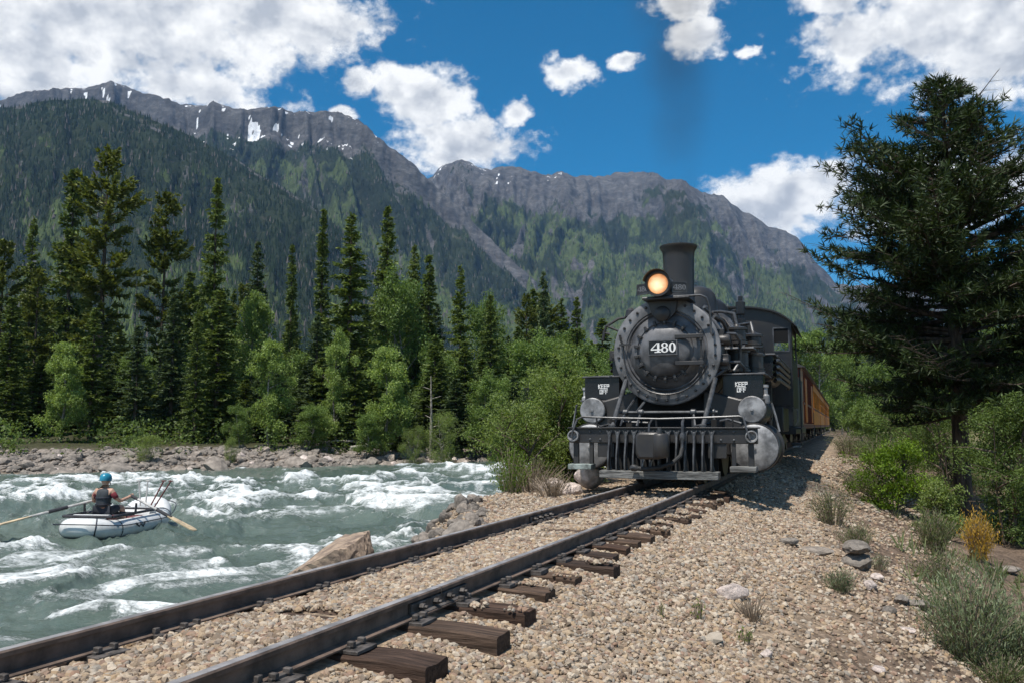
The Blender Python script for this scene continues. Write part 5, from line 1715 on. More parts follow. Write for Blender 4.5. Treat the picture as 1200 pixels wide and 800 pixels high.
# far bank, the trees one can tell apart
T = far_tree
GF = 'trees along the far bank'
for a in [('pine', 128, 178, 46, 66, 'tallest tree on the far bank, open-crowned pine with layered limbs'),
          ('spruce', 88, 200, 30, 74, 'tall dark spruce close behind the tallest pine, on its left'),
          ('fir', 40, 256, 26, 76, 'mid-height dark conifer between the left edge and the tall spruce'),
          ('pine', 6, 285, 30, 64, 'olive pine cut by the left edge of the picture'),
          ('pine', 46, 318, 26, 60, 'short olive pine with a rounded top left of the pale green tree'),
          ('pine', 196, 230, 33, 68, 'rounded-top pine between the tallest pine and the spire-topped spruce'),
          ('spruce', 255, 210, 24, 66, 'spire-topped dark spruce rising alone against the dark hill'),
          ('spruce', 258, 342, 32, 58, 'broad dark spruce with olive tips in front of the spire-topped one'),
          ('spruce', 303, 285, 20, 74, 'small pointed spruce top beside the pale aspen crown'),
          ('narrow', 343, 288, 11, 66, 'very slim dark spruce left of the big conical fir'),
          ('narrow', 379, 246, 13, 72, 'slim ragged spruce just left of the big conical fir'),
          ('fir', 412, 252, 42, 64, 'big conical warm green fir in the middle of the far bank'),
          ('spruce', 455, 243, 25, 70, 'tall evenly tapered spruce right of the big conical fir'),
          ('spruce', 486, 288, 17, 74, 'dark spruce tucked right behind the evenly tapered one'),
          ('narrow', 503, 300, 15, 74, 'thin dark spruce among the trees right of centre on the far bank'),
          ('fir', 540, 313, 24, 66, 'blunt-topped dark fir standing above the pale bushes right of centre'),
          ('spruce', 575, 346, 18, 66, 'short dark spruce right beside the blunt-topped fir'),
          ('spruce', 637, 320, 15, 68, 'small pointed spruce rising above the cottonwoods near the locomotive'),
          ('spruce', 676, 349, 17, 70, 'small spruce nearest to the locomotive on the far bank'),
          ('spruce', 163, 382, 22, 56, 'low blue-grey spruce at the water side under the tallest pine'),
          ('spruce', 205, 345, 22, 58, 'dark spruce below the rounded-top pine'),
          ('spruce', 112, 362, 24, 57, 'dark spruce between the pale green tree and the blue-grey spruce'),
          ('spruce', 232, 378, 18, 56, 'short dark spruce left of the broad olive-tipped one'),
          ('spruce', 15, 350, 26, 57, 'shaggy dark spruce low at the left edge'),
          ('spruce', 372, 372, 20, 60, 'dark spruce between two pale aspens at the water side'),
          ('spruce', 510, 395, 26, 60, 'dark spruce behind the bare pale trunk'),
          ('spruce', 545, 400, 22, 62, 'dark spruce behind the round willow bush'),
          ('aspen', 76, 384, 30, 54, 'pale green aspen standing alone among dark spruces at the left'),
          ('aspen', 318, 380, 32, 55, 'bright aspen right of the broad olive-tipped spruce'),
          ('aspen', 300, 318, 28, 70, 'pale aspen crown high behind the bright aspen'),
          ('aspen', 397, 388, 23, 57, 'slender yellow-green aspen left of the widest aspen'),
          ('aspen', 451, 388, 36, 55, 'widest bright aspen in the middle of the far bank'),
          ('cotton', 480, 318, 40, 68, 'tall soft green cottonwood behind the widest aspen'),
          ('cotton', 430, 478, 20, 54, 'low leafy sapling at the foot of the widest aspen'),
          ('cotton', 360, 470, 24, 55, 'low olive sapling between the two bright aspens'),
          ('cotton', 285, 470, 16, 54, 'small light sapling left of the bright aspen'),
          ('cotton', 622, 388, 46, 60, 'broad cottonwood above the round willow bush'),
          ('cotton', 584, 436, 32, 57, 'mid green cottonwood with low branches left of the broad cottonwood'),
          ('cotton', 660, 378, 30, 72, 'pale cottonwood crown below the small pointed spruce'),
          ('cotton', 700, 392, 36, 66, 'cottonwood crown half hidden behind the locomotive smokebox'),
          ('cotton', 560, 345, 30, 76, 'soft green crown between the blunt-topped fir and the cottonwoods'),
          ('cotton', 655, 425, 50, 50, 'wide cottonwood standing right behind the near willow'),
          ('willow', 525, 485, 22, 53, 'round pale willow bush on the stony far bank'),
          ('willow', 486, 502, 14, 53, 'tiny green bush left of the round willow on the far bank'),
          ('willow', 172, 511, 17, 47, 'small grassy bush on the stones right of the river boulder'),
          ('willow', 268, 513, 10, 49, 'tiny tuft-like bush on the stones below the dark spruces'),
          ('willow', 610, 500, 18, 52, 'low bush on the far bank just left of the near willow')]:
    T(*a[:5], label=a[5], group=GF)
# rows behind, each a tree of its own but alike
for i in range(84):
    px = -170 + 900 * (i + rnd.random()) / 84
    d = rnd.uniform(74, 105)
    top = 372 - 34 * math.sin(px * 0.031) + rnd.uniform(-34, 44) + max(0, px - 480) * 0.12
    T(rnd.choice(['spruce', 'spruce', 'fir', 'fir', 'pine']), px, top, rnd.uniform(17, 26), d, label='dark conifer in the crowded back rows of the far-bank forest', group='back rows of the far-bank forest')
for i in range(36):
    px = -60 + 760 * (i + rnd.random()) / 36
    T('spruce', px, rnd.uniform(408, 448), rnd.uniform(18, 25), rnd.uniform(56.5, 63), label='low dark spruce filling the edge of the far-bank forest', group='low spruces at the edge of the far-bank forest')
for i in range(16):
    px = -40 + 740 * (i + rnd.random()) / 16
    T('cotton', px, rnd.uniform(395, 440), rnd.uniform(20, 30), rnd.uniform(62, 76), label='soft green leafy tree in the gaps between far-bank conifers', group='leafy trees between the far-bank conifers')
# behind the train and on the right
GR = 'trees beyond the train on the right'
for a in [('cotton', 948, 378, 34, 95, 'light green cottonwood directly above the tender'),
          ('cotton', 985, 392, 26, 120, 'small cottonwood over the far end of the train'),
          ('spruce', 1003, 388, 15, 130, 'blue-grey spruce against the dark hillside right of the train'),
          ('spruce', 972, 372, 15, 160, 'dark spruce on the hillside above the train end'),
          ('spruce', 988, 366, 14, 175, 'slim dark spruce high on the hillside above the train'),
          ('spruce', 1022, 360, 17, 165, 'dark spruce partly hidden behind the big pine limbs'),
          ('spruce', 955, 392, 13, 170, 'small dark spruce on the hillside left of the blue-grey one'),
          ('cotton', 1010, 440, 26, 70, 'round leafy tree beside the far end of the track'),
          ('cotton', 1050, 415, 38, 48, 'bright leafy tree left of the big pine trunk'),
          ('cotton', 1092, 445, 30, 40, 'leafy thicket tree just behind the big pine trunk'),
          ('cotton', 1175, 400, 50, 34, 'leafy tree filling the right edge behind the willows'),
          ('cotton', 1035, 470, 24, 56, 'low leafy tree with dark stems by the meadow'),
          ('spruce', 1050, 350, 18, 150, 'tall dark spruce seen through the gaps of the big pine'),
          ('spruce', 1090, 372, 18, 120, 'dark spruce low behind the big pine'),
          ('spruce', 1160, 352, 20, 110, 'dark spruce far behind the right edge'),
          ('cotton', 1230, 430, 40, 30, 'leafy tree mostly outside the right edge')]:
    T(*a[:5], label=a[5], group=GR)
for i in range(42):
    px = 930 + 330 * (i + rnd.random()) / 42
    d = rnd.uniform(150, 260)
    T(rnd.choice(['spruce', 'narrow', 'fir']), px, rnd.uniform(378, 428), rnd.uniform(8, 13), d, label='small dark conifer on the hillside beyond the train', group='conifers on the hillside beyond the train')
# bare dead trunks
for px, top, d, la in ((505, 440, 55, 'bare pale dead trunk standing before the dark spruces'), (160, 330, 66, 'thin bleached snag left of the rounded-top pine')):
    p = at(px, top, d); zg = float(ground_h(np.array([p.x]), np.array([p.y]))[0])
    h = p.z - zg
    mb = MB(); mb.tube([(0, 0, -0.3), (0.05, 0, h * 0.5), (0.0, 0.02, h)], 0.11, 7, [1, 0.75, 0.25])
    for q in range(5):
        z_ = h * (0.4 + 0.11 * q); a = q * 2.2
        mb.tube([(0, 0, z_), (math.cos(a) * 0.7, math.sin(a) * 0.7, z_ + 0.2)], 0.03, 4, [1, 0.4])
    o = mb.build('dead_trunk', M['bark_pale'], loc=(p.x, p.y, zg)); tag(o, la, 'dead tree')


# the big pine on the right, 22 m away
def big_pine(seed, H, R):
    r = np.random.default_rng(seed)
    lim, B, Dn = [], [], []
    nb = 275
    for i in range(nb):
        t = 0.235 + 0.755 * (i + r.random()) / nb
        tt = (t - 0.235) / 0.765
        prof = np.interp(t, [0.23, 0.34, 0.5, 0.6, 0.72, 0.83, 0.92, 1], [0.66, 0.98, 1.0, 0.96, 0.76, 0.46, 0.22, 0.04])
        L = R * prof * r.uniform(0.62, 1.14)
        a = r.random() * 6.28
        L *= 0.78 + 0.42 * math.sin(a * 2 + tt * 9) ** 2
        e = -0.02 + 0.42 * tt + r.normal(0, 0.15)
        o = np.array([math.cos(a), math.sin(a), 0]); sd = np.array([-o[1], o[0], 0])
        def pt(f, o=o, L=L, t=t, e=e):
            return o * f * L + np.array([0, 0, t * H + math.tan(e) * f * L + 0.10 * L * f ** 3])
        lim.append(([pt(0), pt(0.4), pt(0.75), pt(1.0)], [0.018 + 0.014 * L, 0.014 + 0.007 * L, 0.012, 0.006]))
        nt = max(3, int(L * 6.6))
        for q in range(nt):
            f = 0.22 + 0.78 * (q + r.random()) / nt
            sg = 1 if q % 2 else -1
            tl = (0.28 + 0.50 * (1 - f) + 0.1 * r.random()) * min(1, 0.4 + L / R)
            d = norm((o * 0.62 + sd * sg * r.uniform(0.35, 0.95) + np.array([0, 0, r.uniform(-0.05, 0.42)]))[None])[0]
            p0 = pt(f)
            lim.append(([p0, p0 + d * tl], [0.007, 0.003]))
            m_ = max(2, int(tl * 7.0))
            for w_ in range(m_):
                g = (w_ + 0.6 + 0.4 * r.random()) / m_
                B.append(p0 + d * tl * g + np.array([0, 0, 0.05 * g])); Dn.append(d + np.array([0, 0, 0.35]))
    for q in range(22):
        B.append(np.array([0, 0, H * (0.93 + 0.07 * q / 22)])); Dn.append(np.array([r.normal(0, .4), r.normal(0, .4), 1.0]))
    B = np.array(B); Dn = norm(np.array(Dn))
    gap = vnoise(B[:, 0] * 1.1 + B[:, 2] * 0.9, B[:, 1] * 1.1 - B[:, 2] * 0.8, 5) > 0.33
    B, Dn = B[gap], Dn[gap]
    V, Tt = fans(B, Dn, np.full(len(B), 0.24), np.full(len(B), 0.026), 11, 0.85, r)
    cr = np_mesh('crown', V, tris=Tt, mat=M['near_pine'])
    tr = trunk_mesh('trunk', [(0, 0, -0.6), (0.03, 0, H * 0.25), (-0.04, 0, H * 0.6), (0, 0, H * 0.99)], [0.24, 0.19, 0.11, 0.015], M['bark'], lim, 10)
    return tr, cr


p = at(1104, 96, 22.0)
zg = float(ground_h(np.array([p.x]), np.array([p.y]))[0])
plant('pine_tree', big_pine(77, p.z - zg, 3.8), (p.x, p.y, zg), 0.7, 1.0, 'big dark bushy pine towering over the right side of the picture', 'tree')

M['dry_bark'] = pmat('dry_bark', (0.16, 0.12, 0.085), 0.85, var=0.3)
# near willow left of the locomotive
def on_land(px, py, depth):
    p = at(px, py, depth)
    return Vector((p.x, depth, float(ground_h(np.array([p.x]), np.array([depth]))[0])))


SH = ('stems', 'foliage')
plant('willow_bush', broadleaf(801, 2.2, 1.15, 'willow', 32000, 0.068, 0.06, 'dry_bark', 7, 0.36, ragged=0.8), on_land(655, 560, 16.8), 0, 1, 'big feathery green willow beside the track left of the locomotive', 'bush', parts=SH)
plant('willow_bush', broadleaf(802, 1.55, 0.75, 'willow', 13000, 0.06, 0.15, 'dry_bark', 6, 0.36, ragged=0.9), on_land(612, 572, 15.4), 1, 1, 'smaller willow at the water edge, left of the big feathery one', 'bush', parts=SH)
plant('willow_bush', shrub(803, 0.8, 0.35, 'shrub_bright', 40, 1900, 0.05, 0.25, arch=0.2, bare=0.1), on_land(598, 590, 14.2), 1, 1, 'yellow-green sprouts at the foot of the near willow', 'bush', parts=SH)
plant('dry_bush', shrub(804, 0.62, 0.6, 'dry_twig', 100, 900, 0.03, 0.2, arch=0.1, bare=0.2), on_land(625, 580, 14.6), 1, 1, 'bare grey-brown twigs below the near willow', 'bush', parts=SH)
plant('dry_bush', shrub(805, 0.42, 0.42, 'dry_twig', 90, 1400, 0.03, 0.3, arch=0.1, bare=0.1), on_land(648, 580, 13.4), 1, 1, 'low russet twiggy bush by the pale bank stones', 'bush', parts=SH)

# right side shrubs: column, foot row, height and half-width as the photograph shows them
def foot(px, py, lo=2.5, hi=45):
    """the point of the land seen at a photo pixel"""
    d = np.linspace(lo, hi, 1700)
    q = pix2dir(px, py)
    X, Z = q.x / q.y * d, EYE + q.z / q.y * d
    k = np.nonzero(ground_h(X, d) > Z)[0]
    i = k[0] if len(k) else len(d) - 1
    return Vector((float(X[i]), float(d[i]), float(ground_h(X[i:i + 1], d[i:i + 1])[0])))


for (nm, px, py, hp, wp, mat, ns, nl, sz, asp, la) in [
        ('round_shrub', 1043, 596, 72, 44, 'shrub_bright', 90, 8500, 0.062, 0.55, 'glossy bright green round shrub on the right embankment'),
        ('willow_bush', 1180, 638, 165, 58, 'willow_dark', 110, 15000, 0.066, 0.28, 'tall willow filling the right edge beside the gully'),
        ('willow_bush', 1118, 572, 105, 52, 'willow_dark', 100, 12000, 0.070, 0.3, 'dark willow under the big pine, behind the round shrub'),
        ('willow_bush', 1192, 570, 190, 60, 'cottonwood', 100, 13000, 0.080, 0.3, 'tallest willow at the right edge under the pine'),
        ('willow_bush', 1078, 545, 85, 42, 'cottonwood', 80, 9000, 0.075, 0.3, 'willow thicket left of the pine trunk'),
        ('willow_bush', 1112, 632, 66, 30, 'willow', 50, 3800, 0.060, 0.28, 'leafy green bush between the round shrub and the orange weed'),
        ('orange_weed', 1146, 657, 58, 20, 'orange_weed', 80, 3600, 0.06, 0.2, 'orange-yellow weed clump on the gully slope'),
        ('weed_clump', 1095, 645, 50, 26, 'weed', 70, 3000, 0.06, 0.2, 'green grassy clump left of the orange weed'),
        ('weed_clump', 1010, 578, 30, 30, 'weed', 60, 2600, 0.06, 0.2, 'olive grass clump left of the round shrub'),
        ('sagebrush', 1138, 778, 108, 60, 'sage', 120, 8000, 0.050, 0.17, 'large grey-green sagebrush at the lower right'),
        ('sagebrush', 1196, 790, 90, 36, 'sage', 80, 4500, 0.050, 0.18, 'grey-green sagebrush cut by the right edge'),
        ('weed_clump', 1172, 803, 36, 48, 'weed', 80, 3200, 0.036, 0.2, 'low green weed patch in the lower right corner'),
        ('weed_clump', 985, 694, 28, 19, 'sage', 60, 1500, 0.032, 0.2, 'small sage tuft beside the stacked rocks'),
        ('weed_clump', 1003, 642, 30, 22, 'weed', 60, 1500, 0.040, 0.22, 'pale weed tuft above the stacked rocks'),
        ('weed_clump', 975, 614, 46, 28, 'weed', 60, 1900, 0.042, 0.22, 'soft green weeds on the ballast edge under the round shrub'),
        ('weed_clump', 1030, 667, 18, 14, 'sage', 40, 700, 0.03, 0.2, 'tiny sage tuft right of the stacked rocks'),
        ('weed_clump', 1104, 684, 45, 38, 'weed', 60, 2000, 0.042, 0.2, 'grassy patch in the gully above the large sagebrush'),
        ('weed_clump', 995, 532, 30, 26, 'weed', 60, 3000, 0.07, 0.25, 'green weeds along the ballast toward the far train'),
        ('weed_clump', 1028, 546, 42, 34, 'willow_dark', 60, 3500, 0.07, 0.3, 'low leafy bushes in the meadow behind the round shrub'),
        ('sprout', 818, 726, 24, 8, 'shrub_bright', 16, 130, 0.03, 0.22, 'little green sprout in the middle of the ballast'),
        ('sprout', 776, 724, 20, 4, 'shrub_bright', 8, 60, 0.03, 0.2, 'thin green sprout left of the little one in the ballast'),
        ('sprout', 873, 753, 18, 10, 'shrub_bright', 16, 120, 0.026, 0.25, 'green sprout below the flat tan stone'),
        ('dry_tuft', 882, 728, 30, 22, 'dry_twig', 50, 300, 0.02, 0.2, 'dry grey tuft beside the flat tan stone')]:
    p = foot(px, py)
    H, R = hp * p.y / FPX, wp * p.y / FPX
    msh = broadleaf(900 + int(px), H, R, mat, int(nl * 1.6), sz * 1.1, 0.05, 'dry_bark', 6, 0.36, ragged=0.7) if nm in ('willow_bush', 'round_shrub') else shrub(900 + int(px), H, R, mat, ns, nl, sz, asp, bare=0.08)
    plant(nm, msh, p, 0, 1, la, 'bush' if 'bush' in nm or 'shrub' in nm or 'brush' in nm else 'plant', parts=SH)

# meadow grass, too fine to count
r = np.random.default_rng(31)
N = 17000
Y = r.uniform(7, 60, N) ; s = r.uniform(3.2, 26, N)
d_ = dXc(Y); nn = np.sqrt(1 + d_ * d_)
X = Xc(Y) + s / nn; Yw = Y - s * d_ / nn
k = fbm(X * 0.4, Yw * 0.4, 66, 4) + 0.02 * np.minimum(s - 3, 6) > 0.56
X, Yw = X[k], Yw[k]
Pz = np.stack([X, Yw, ground_h(X, Yw)], -1)
dirn = np.stack([r.normal(0, 0.4, len(X)), r.normal(0, 0.4, len(X)), np.ones(len(X))], -1)
V, Tq = fans(Pz, norm(dirn), r.uniform(0.10, 0.32, len(X)) * (1 + Yw / 50), 0.010 + 0.0006 * Yw, 4, 0.4, r)
tag(link('grass', np_mesh('grass', V, tris=Tq, mat=M['weed'])), 'thin dry green grass on the right slope and meadow', 'grass', kind='stuff')
# undergrowth along the foot of the far forest
N = 60000
X = r.uniform(-75, 8, N); dd = r.uniform(4.2, 14, N); Yw = yfar(X) + dd
k = fbm(X * 0.35, Yw * 0.35, 67, 4) > 0.42
X, Yw = X[k], Yw[k]
Pz = np.stack([X, Yw, ground_h(X, Yw) + r.random(len(X)) ** 2 * 1.6], -1)
V, Q = leaf_quads(Pz, np.full(len(X), 0.22), r, 0.5, 0.5)
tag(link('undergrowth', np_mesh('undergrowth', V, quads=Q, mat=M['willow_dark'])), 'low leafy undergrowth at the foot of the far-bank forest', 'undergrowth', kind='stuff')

# ------------------------------------------------------------------ rocks
ROCKS = [stone_mesh('rock', 700 + i, M['boulder'], 3, (1.2, 0.9 + 0.1 * (i % 3), 0.60 + 0.06 * (i % 4)), 0.18, True) for i in range(8)]
PALE = [stone_mesh('rock', 740 + i, M['boulder_pale'], 3, (1.1, 0.9, 0.75), 0.18, True) for i in range(3)]


def rock(px, py, depth, size, label, pale=False, k=0, z=None, sc=(1, 1, 1), rz=0.0, tilt=0.0, mesh=None, group=None):
    p = at(px, py, depth)
    zz = p.z if z is None else z
    o = link('rock', mesh or (PALE if pale else ROCKS)[k % (3 if pale else 8)], None, (p.x, p.y, zz), rz)
    o.rotation_euler = (tilt, 0, rz)
    o.scale = (size * sc[0], size * sc[1], size * sc[2])
    return tag(o, label, 'rock', group)


rock(135, 552, 43.5, 0.80, 'largest brown-grey boulder standing in the river beyond the raft', k=0)
rock(62, 553, 44, 0.42, 'small pale rock in the water left of the river boulders', pale=True, k=1)
rock(74, 557, 43, 0.62, 'low flat boulder left of the largest river boulder', k=2, sc=(1.2, 1, 0.7))
rock(50, 548, 46, 0.50, 'grey rock at the waterline near the left edge', k=6)
rock(350, 546, 50, 0.72, 'grey pointed boulder at the far waterline right of centre', k=3, sc=(1, 1, 1.15))
rock(284, 543, 51, 0.62, 'tan boulder left of the pointed grey one', k=4)
rock(262, 549, 49, 0.34, 'small dark rock in the shallows below the tan boulder', k=5)
rock(318, 549, 49, 0.28, 'tiny dark rock between the tan and the pointed boulder', k=1)
rock(208, 520, 58, 0.6, 'pale rounded stone on the far bank above the tan boulder', k=7)
rock(563, 601, 13.6, 0.30, 'lumpy mossy boulder on the near bank where the water meets the ballast', k=1, sc=(1.0, 0.9, 0.95))
rock(645, 572, 14.6, 0.25, 'pale stone behind the russet twigs by the track', pale=True, k=0)
rock(668, 574, 13.8, 0.19, 'small pale stone next to the locomotive step', pale=True, k=1)
rock(693, 556, 14.4, 0.26, 'pinkish white boulder under the left step of the pilot', pale=True, k=2, sc=(1, 1, 1.15))
# tilted slab boulder beyond the near rail
sb = MB()
P0 = [(-1.05, -0.30, -0.62), (0.66, -0.40, -0.5), (0.74, 0.42, -0.5), (-0.95, 0.45, -0.62), (-1.05, -0.20, -0.40), (-0.55, -0.40, -0.22), (0.30, -0.44, 0.10), (0.58, -0.36, 0.14), (0.66, 0.05, 0.30), (0.58, 0.36, 0.36), (-0.2, 0.46, 0.22), (-0.9, 0.40, -0.18), (0.78, -0.12, -0.06), (0.80, 0.20, 0.06)]
import bmesh
bm = bmesh.new()
for p in P0: bm.verts.new(p)
bmesh.ops.convex_hull(bm, input=bm.verts)
bmesh.ops.subdivide_edges(bm, edges=bm.edges[:], cuts=5, use_grid_fill=True)
rr3 = random.Random(5)
for v in bm.verts: v.co += Vector((rr3.uniform(-1, 1), rr3.uniform(-1, 1), rr3.uniform(-1, 1))) * 0.016
sm = bpy.data.meshes.new('rock'); bm.to_mesh(sm); bm.free(); sm.materials.append(M['slab_tan'])
p = at(392, 660, 11.6)
o = tag(link('rock', sm, None, (p.x, p.y, -0.80), -0.35), 'tan layered slab boulder tilted beyond the left rail', 'rock'); o.scale = (0.62, 0.75, 0.80)
# rocks on the right slope and ballast
for (px, py, d, sz, la, pale, k, sc) in [(1003, 646, 9.9, 0.15, 'upper grey stone of the stacked rocks on the right slope', False, 2, (1.1, 0.9, 0.8)),
        (1003, 658, 9.7, 0.17, 'dark lower stone of the stacked rocks on the right slope', False, 5, (1, 1, 1.0)),
        (1020, 684, 8.9, 0.085, 'rounded tan stone below the stacked rocks', True, 0, (1, 1, 1)),
        (1028, 674, 9.2, 0.075, 'angular pale stone beside the rounded tan one', True, 1, (1, 1, 1)),
        (955, 643, 10.0, 0.12, 'brown flat stone left of the stacked rocks', False, 3, (1.5, 1, 0.6)),
        (925, 632, 10.4, 0.10, 'brown pitted stone at the edge of the ballast', False, 4, (1.1, 1, 0.9)),
        (858, 695, 6.2, 0.115, 'flat tan stone standing out of the ballast', True, 2, (1.2, 0.8, 0.9)),
        (1030, 782, 6.3, 0.06, 'pink oval stone at the bottom of the picture', True, 1, (1.3, 0.9, 0.6)),
        (898, 764, 5.6, 0.045, 'small tan stone below the green sprout', True, 0, (0.9, 1, 1.1)),
        (1056, 700, 8.6, 0.085, 'grey flat rock left of the pair in the gully', False, 6, (1.4, 1, 0.7)),
        (1076, 706, 8.5, 0.095, 'dark grey rock of the pair beside the sagebrush', False, 1, (1.4, 1, 0.6)),
        (1042, 712, 8.3, 0.07, 'small grey rock in front of the gully pair', False, 7, (1, 1, 0.8)),
        (1062, 735, 7.7, 0.07, 'pale grey stone left of the large sagebrush', True, 2, (1.2, 1, 0.6)),
        (1180, 665, 9.6, 0.10, 'grey stone among the litter at the right edge', False, 2, (1.4, 1, 0.6)),
        (1165, 700, 8.8, 0.06, 'pale flake of stone right of the large sagebrush', True, 0, (1.4, 1, 0.5))]:
    q = foot(px, py + (18 if 'upper' in la else 6))
    sz = sz * q.y / d
    rock(px, py, q.y, sz, la, pale, k, q.z + sz * 0.35 + (0.0165 * q.y if 'upper' in la else 0), sc, px * 0.7)
# stones of the far bank
r = np.random.default_rng(55)
rb = random.Random(9)
cnt = 0
for i in range(230):
    X = -33 + 36 * (i + rb.random()) / 230
    dd = rb.choice([rb.uniform(-1.2, 1.5), rb.uniform(0.5, 5.5)])
    Y = float(yfar(np.array([X]))[0]) + dd
    sz = rb.uniform(0.15, 0.36) * (1.25 if rb.random() < 0.12 else 1)
    o = link('rock', rb.choice(ROCKS + PALE[:1]), None, (X, Y, float(ground_h(np.array([X]), np.array([Y]))[0]) + sz * 0.22), rb.uniform(0, 6.28))
    o.scale = (sz, sz * rb.uniform(0.8, 1.2), sz * rb.uniform(0.7, 1.1))
    tag(o, 'weathered grey-brown stone among the many strewn along the far bank', 'rock', 'stones strewn along the far bank')
N = 9000
X = r.uniform(-60, 8, N); dd = r.uniform(-1.5, 7.5, N); Y = yfar(X) + dd
sc_ = 0.12 * np.exp(r.normal(0, 0.45, N))
pts = np.stack([X, Y, ground_h(X, Y) + sc_ * 0.2], -1)
scatter('cobbles', pts, sc_, r.uniform(-3.14, 3.14, (N, 3)) * np.array([0.2, 0.2, 1]), [stone_mesh('cobble', 780 + i, M['boulder'], 2, (1.2, 1, 0.65)) for i in range(5)], 'small cobbles covering the far river bank', 'cobbles')
# riprap on the near bank below the ballast
N = 1600
Y = r.uniform(2, 24, N); s = shore(Y) - r.uniform(0.05, 2.0, N)
d_ = dXc(Y); nn = np.sqrt(1 + d_ * d_)
X = Xc(Y) + s / nn; Yw = Y - s * d_ / nn
sc_ = 0.06 * np.exp(r.normal(0, 0.4, N))
scatter('bank_stones', np.stack([X, Yw, ground_h(X, Yw) + sc_ * 0.3], -1), sc_, r.uniform(-3.14, 3.14, (N, 3)) * np.array([0.3, 0.3, 1]), ROCKS[:4], 'loose grey stones on the near bank below the ballast', 'stones')
# driftwood
for (px, py, d, L, a, la) in ((405, 518, 57, 3.4, 0.15, 'pale bleached driftwood log lying on the far bank'), (445, 521, 56, 2.0, -0.3, 'short grey driftwood piece right of the pale log'), (425, 524, 55, 1.6, 0.5, 'dark drift branch below the pale log')):
    p = at(px, py, d); z_ = max(p.z, float(ground_h(np.array([p.x]), np.array([d]))[0]) + 0.1)
    mb = MB(); mb.tube([(-L / 2, 0, 0.02), (-L * 0.1, 0.05, 0.1), (L * 0.3, -0.05, 0.08), (L / 2, 0, 0.12)], 0.10, 7, [1, 0.9, 0.7, 0.35]); mb.tube([(L * 0.2, 0, 0.1), (L * 0.35, 0.3, 0.5)], 0.04, 5, [1, 0.3])
    tag(mb.build('driftwood_log', M['driftwood'], loc=(p.x, d, z_), rz=a), la, 'driftwood')

# ------------------------------------------------------------------ raft
M['raft'] = pmat('raft', (0.66, 0.67, 0.66), 0.42, var=0.10, scale=3)
M['raft_floor'] = pmat('raft_floor', (0.20, 0.20, 0.21), 0.6, var=0.2)
M['strap'] = pmat('strap', (0.018, 0.022, 0.035), 0.6, var=0.2)
M['gear_red'] = pmat('gear_red', (0.16, 0.035, 0.03), 0.6, var=0.3)
M['gear_dark'] = pmat('gear_dark', (0.03, 0.03, 0.035), 0.6, var=0.3)
M['oar_shaft'] = pmat('oar_shaft', (0.55, 0.53, 0.50), 0.4, var=0.2)
M['oar_wood'] = pmat('oar_wood', (0.62, 0.48, 0.30), 0.45, var=0.25)
M['skin'] = pmat('skin', (0.50, 0.29, 0.20), 0.55, var=0.08)
M['red_cloth'] = pmat('red_cloth', (0.20, 0.025, 0.035), 0.8, var=0.2)
M['vest'] = pmat('vest', (0.035, 0.042, 0.05), 0.75, var=0.25, scale=12)
M['shorts'] = pmat('shorts', (0.03, 0.035, 0.045), 0.8, var=0.2)
M['helmet'] = pmat('helmet', (0.02, 0.22, 0.33), 0.3, var=0.1)

RX0, RY0 = -8.85, 19.5
raft = empty('raft', (RX0, RY0, WATER - 0.02), R_(-7), 'white inflatable river raft with black straps riding the rapids', 'raft')
# local: +y is the bow (away from camera)
HW, HLn, TR = 0.50, 1.36, 0.205
def loop_pts(n=72):
    out = []
    for i in range(n):
        a = 2 * math.pi * i / n
        c, s = math.cos(a), math.sin(a)
        x = HW * math.copysign(abs(c) ** 0.55, c); y = HLn * math.copysign(abs(s) ** 0.62, s)
        e = abs(y) / HLn
        z_ = 0.20 + 0.42 * max(0, (e - 0.58) / 0.42) ** 1.7 * (0.75 if y > 0 else 0.2)
        out.append(Vector((x, y, z_)))
    return out
LP = loop_pts()
def torus(pts, r_, n=16):
    mb = MB(); k = len(pts); vs, fs = [], []
    for i in range(k):
        t_ = (pts[(i + 1) % k] - pts[i - 1]).normalized()
        s_ = t_.cross(Vector((0, 0, 1))).normalized(); b_ = s_.cross(t_)
        for q in range(n):
            a = 2 * math.pi * q / n
            vs.append(pts[i] + s_ * math.cos(a) * r_ + b_ * math.sin(a) * r_)
    for i in range(k):
        j = (i + 1) % k
        for q in range(n):
            p_ = (q + 1) % n
            fs.append((i * n + q, i * n + p_, j * n + p_, j * n + q))
    mb.add(vs, fs); return mb
part('outer_tube', 'raft', torus(LP, TR), raft, smooth=60)
f_ = MB(); f_.add([(p.x, p.y, 0.06) for p in LP[::2]], [tuple(range(36))]); part('raft_floor', 'raft_floor', f_, raft)
for y in (0.75, -1.0):
    th = MB(); th.cyl((-HW + 0.1, y, 0.34), (HW - 0.1, y, 0.34), 0.19, n=18); part('thwart', 'raft', th, raft)
for i in (3, 9, 26, 33, 40, 49, 58, 66):   # straps round the tube
    p = LP[i]; t_ = (LP[(i + 1) % 72] - LP[i - 1]).normalized(); s_ = t_.cross(Vector((0, 0, 1))).normalized(); b_ = s_.cross(t_)
    ring_pts = [p + s_ * math.cos(a) * (TR + 0.006) + b_ * math.sin(a) * (TR + 0.006) for a in np.linspace(0, 2 * math.pi, 20)]
    mb = MB(); vs = []
    for q in ring_pts: vs += [q - t_ * 0.013, q + t_ * 0.013]
    mb.add(vs, [(2 * i_, 2 * i_ + 2, 2 * i_ + 3, 2 * i_ + 1) for i_ in range(19)])
    part('strap', 'strap', mb, raft, smooth=60)
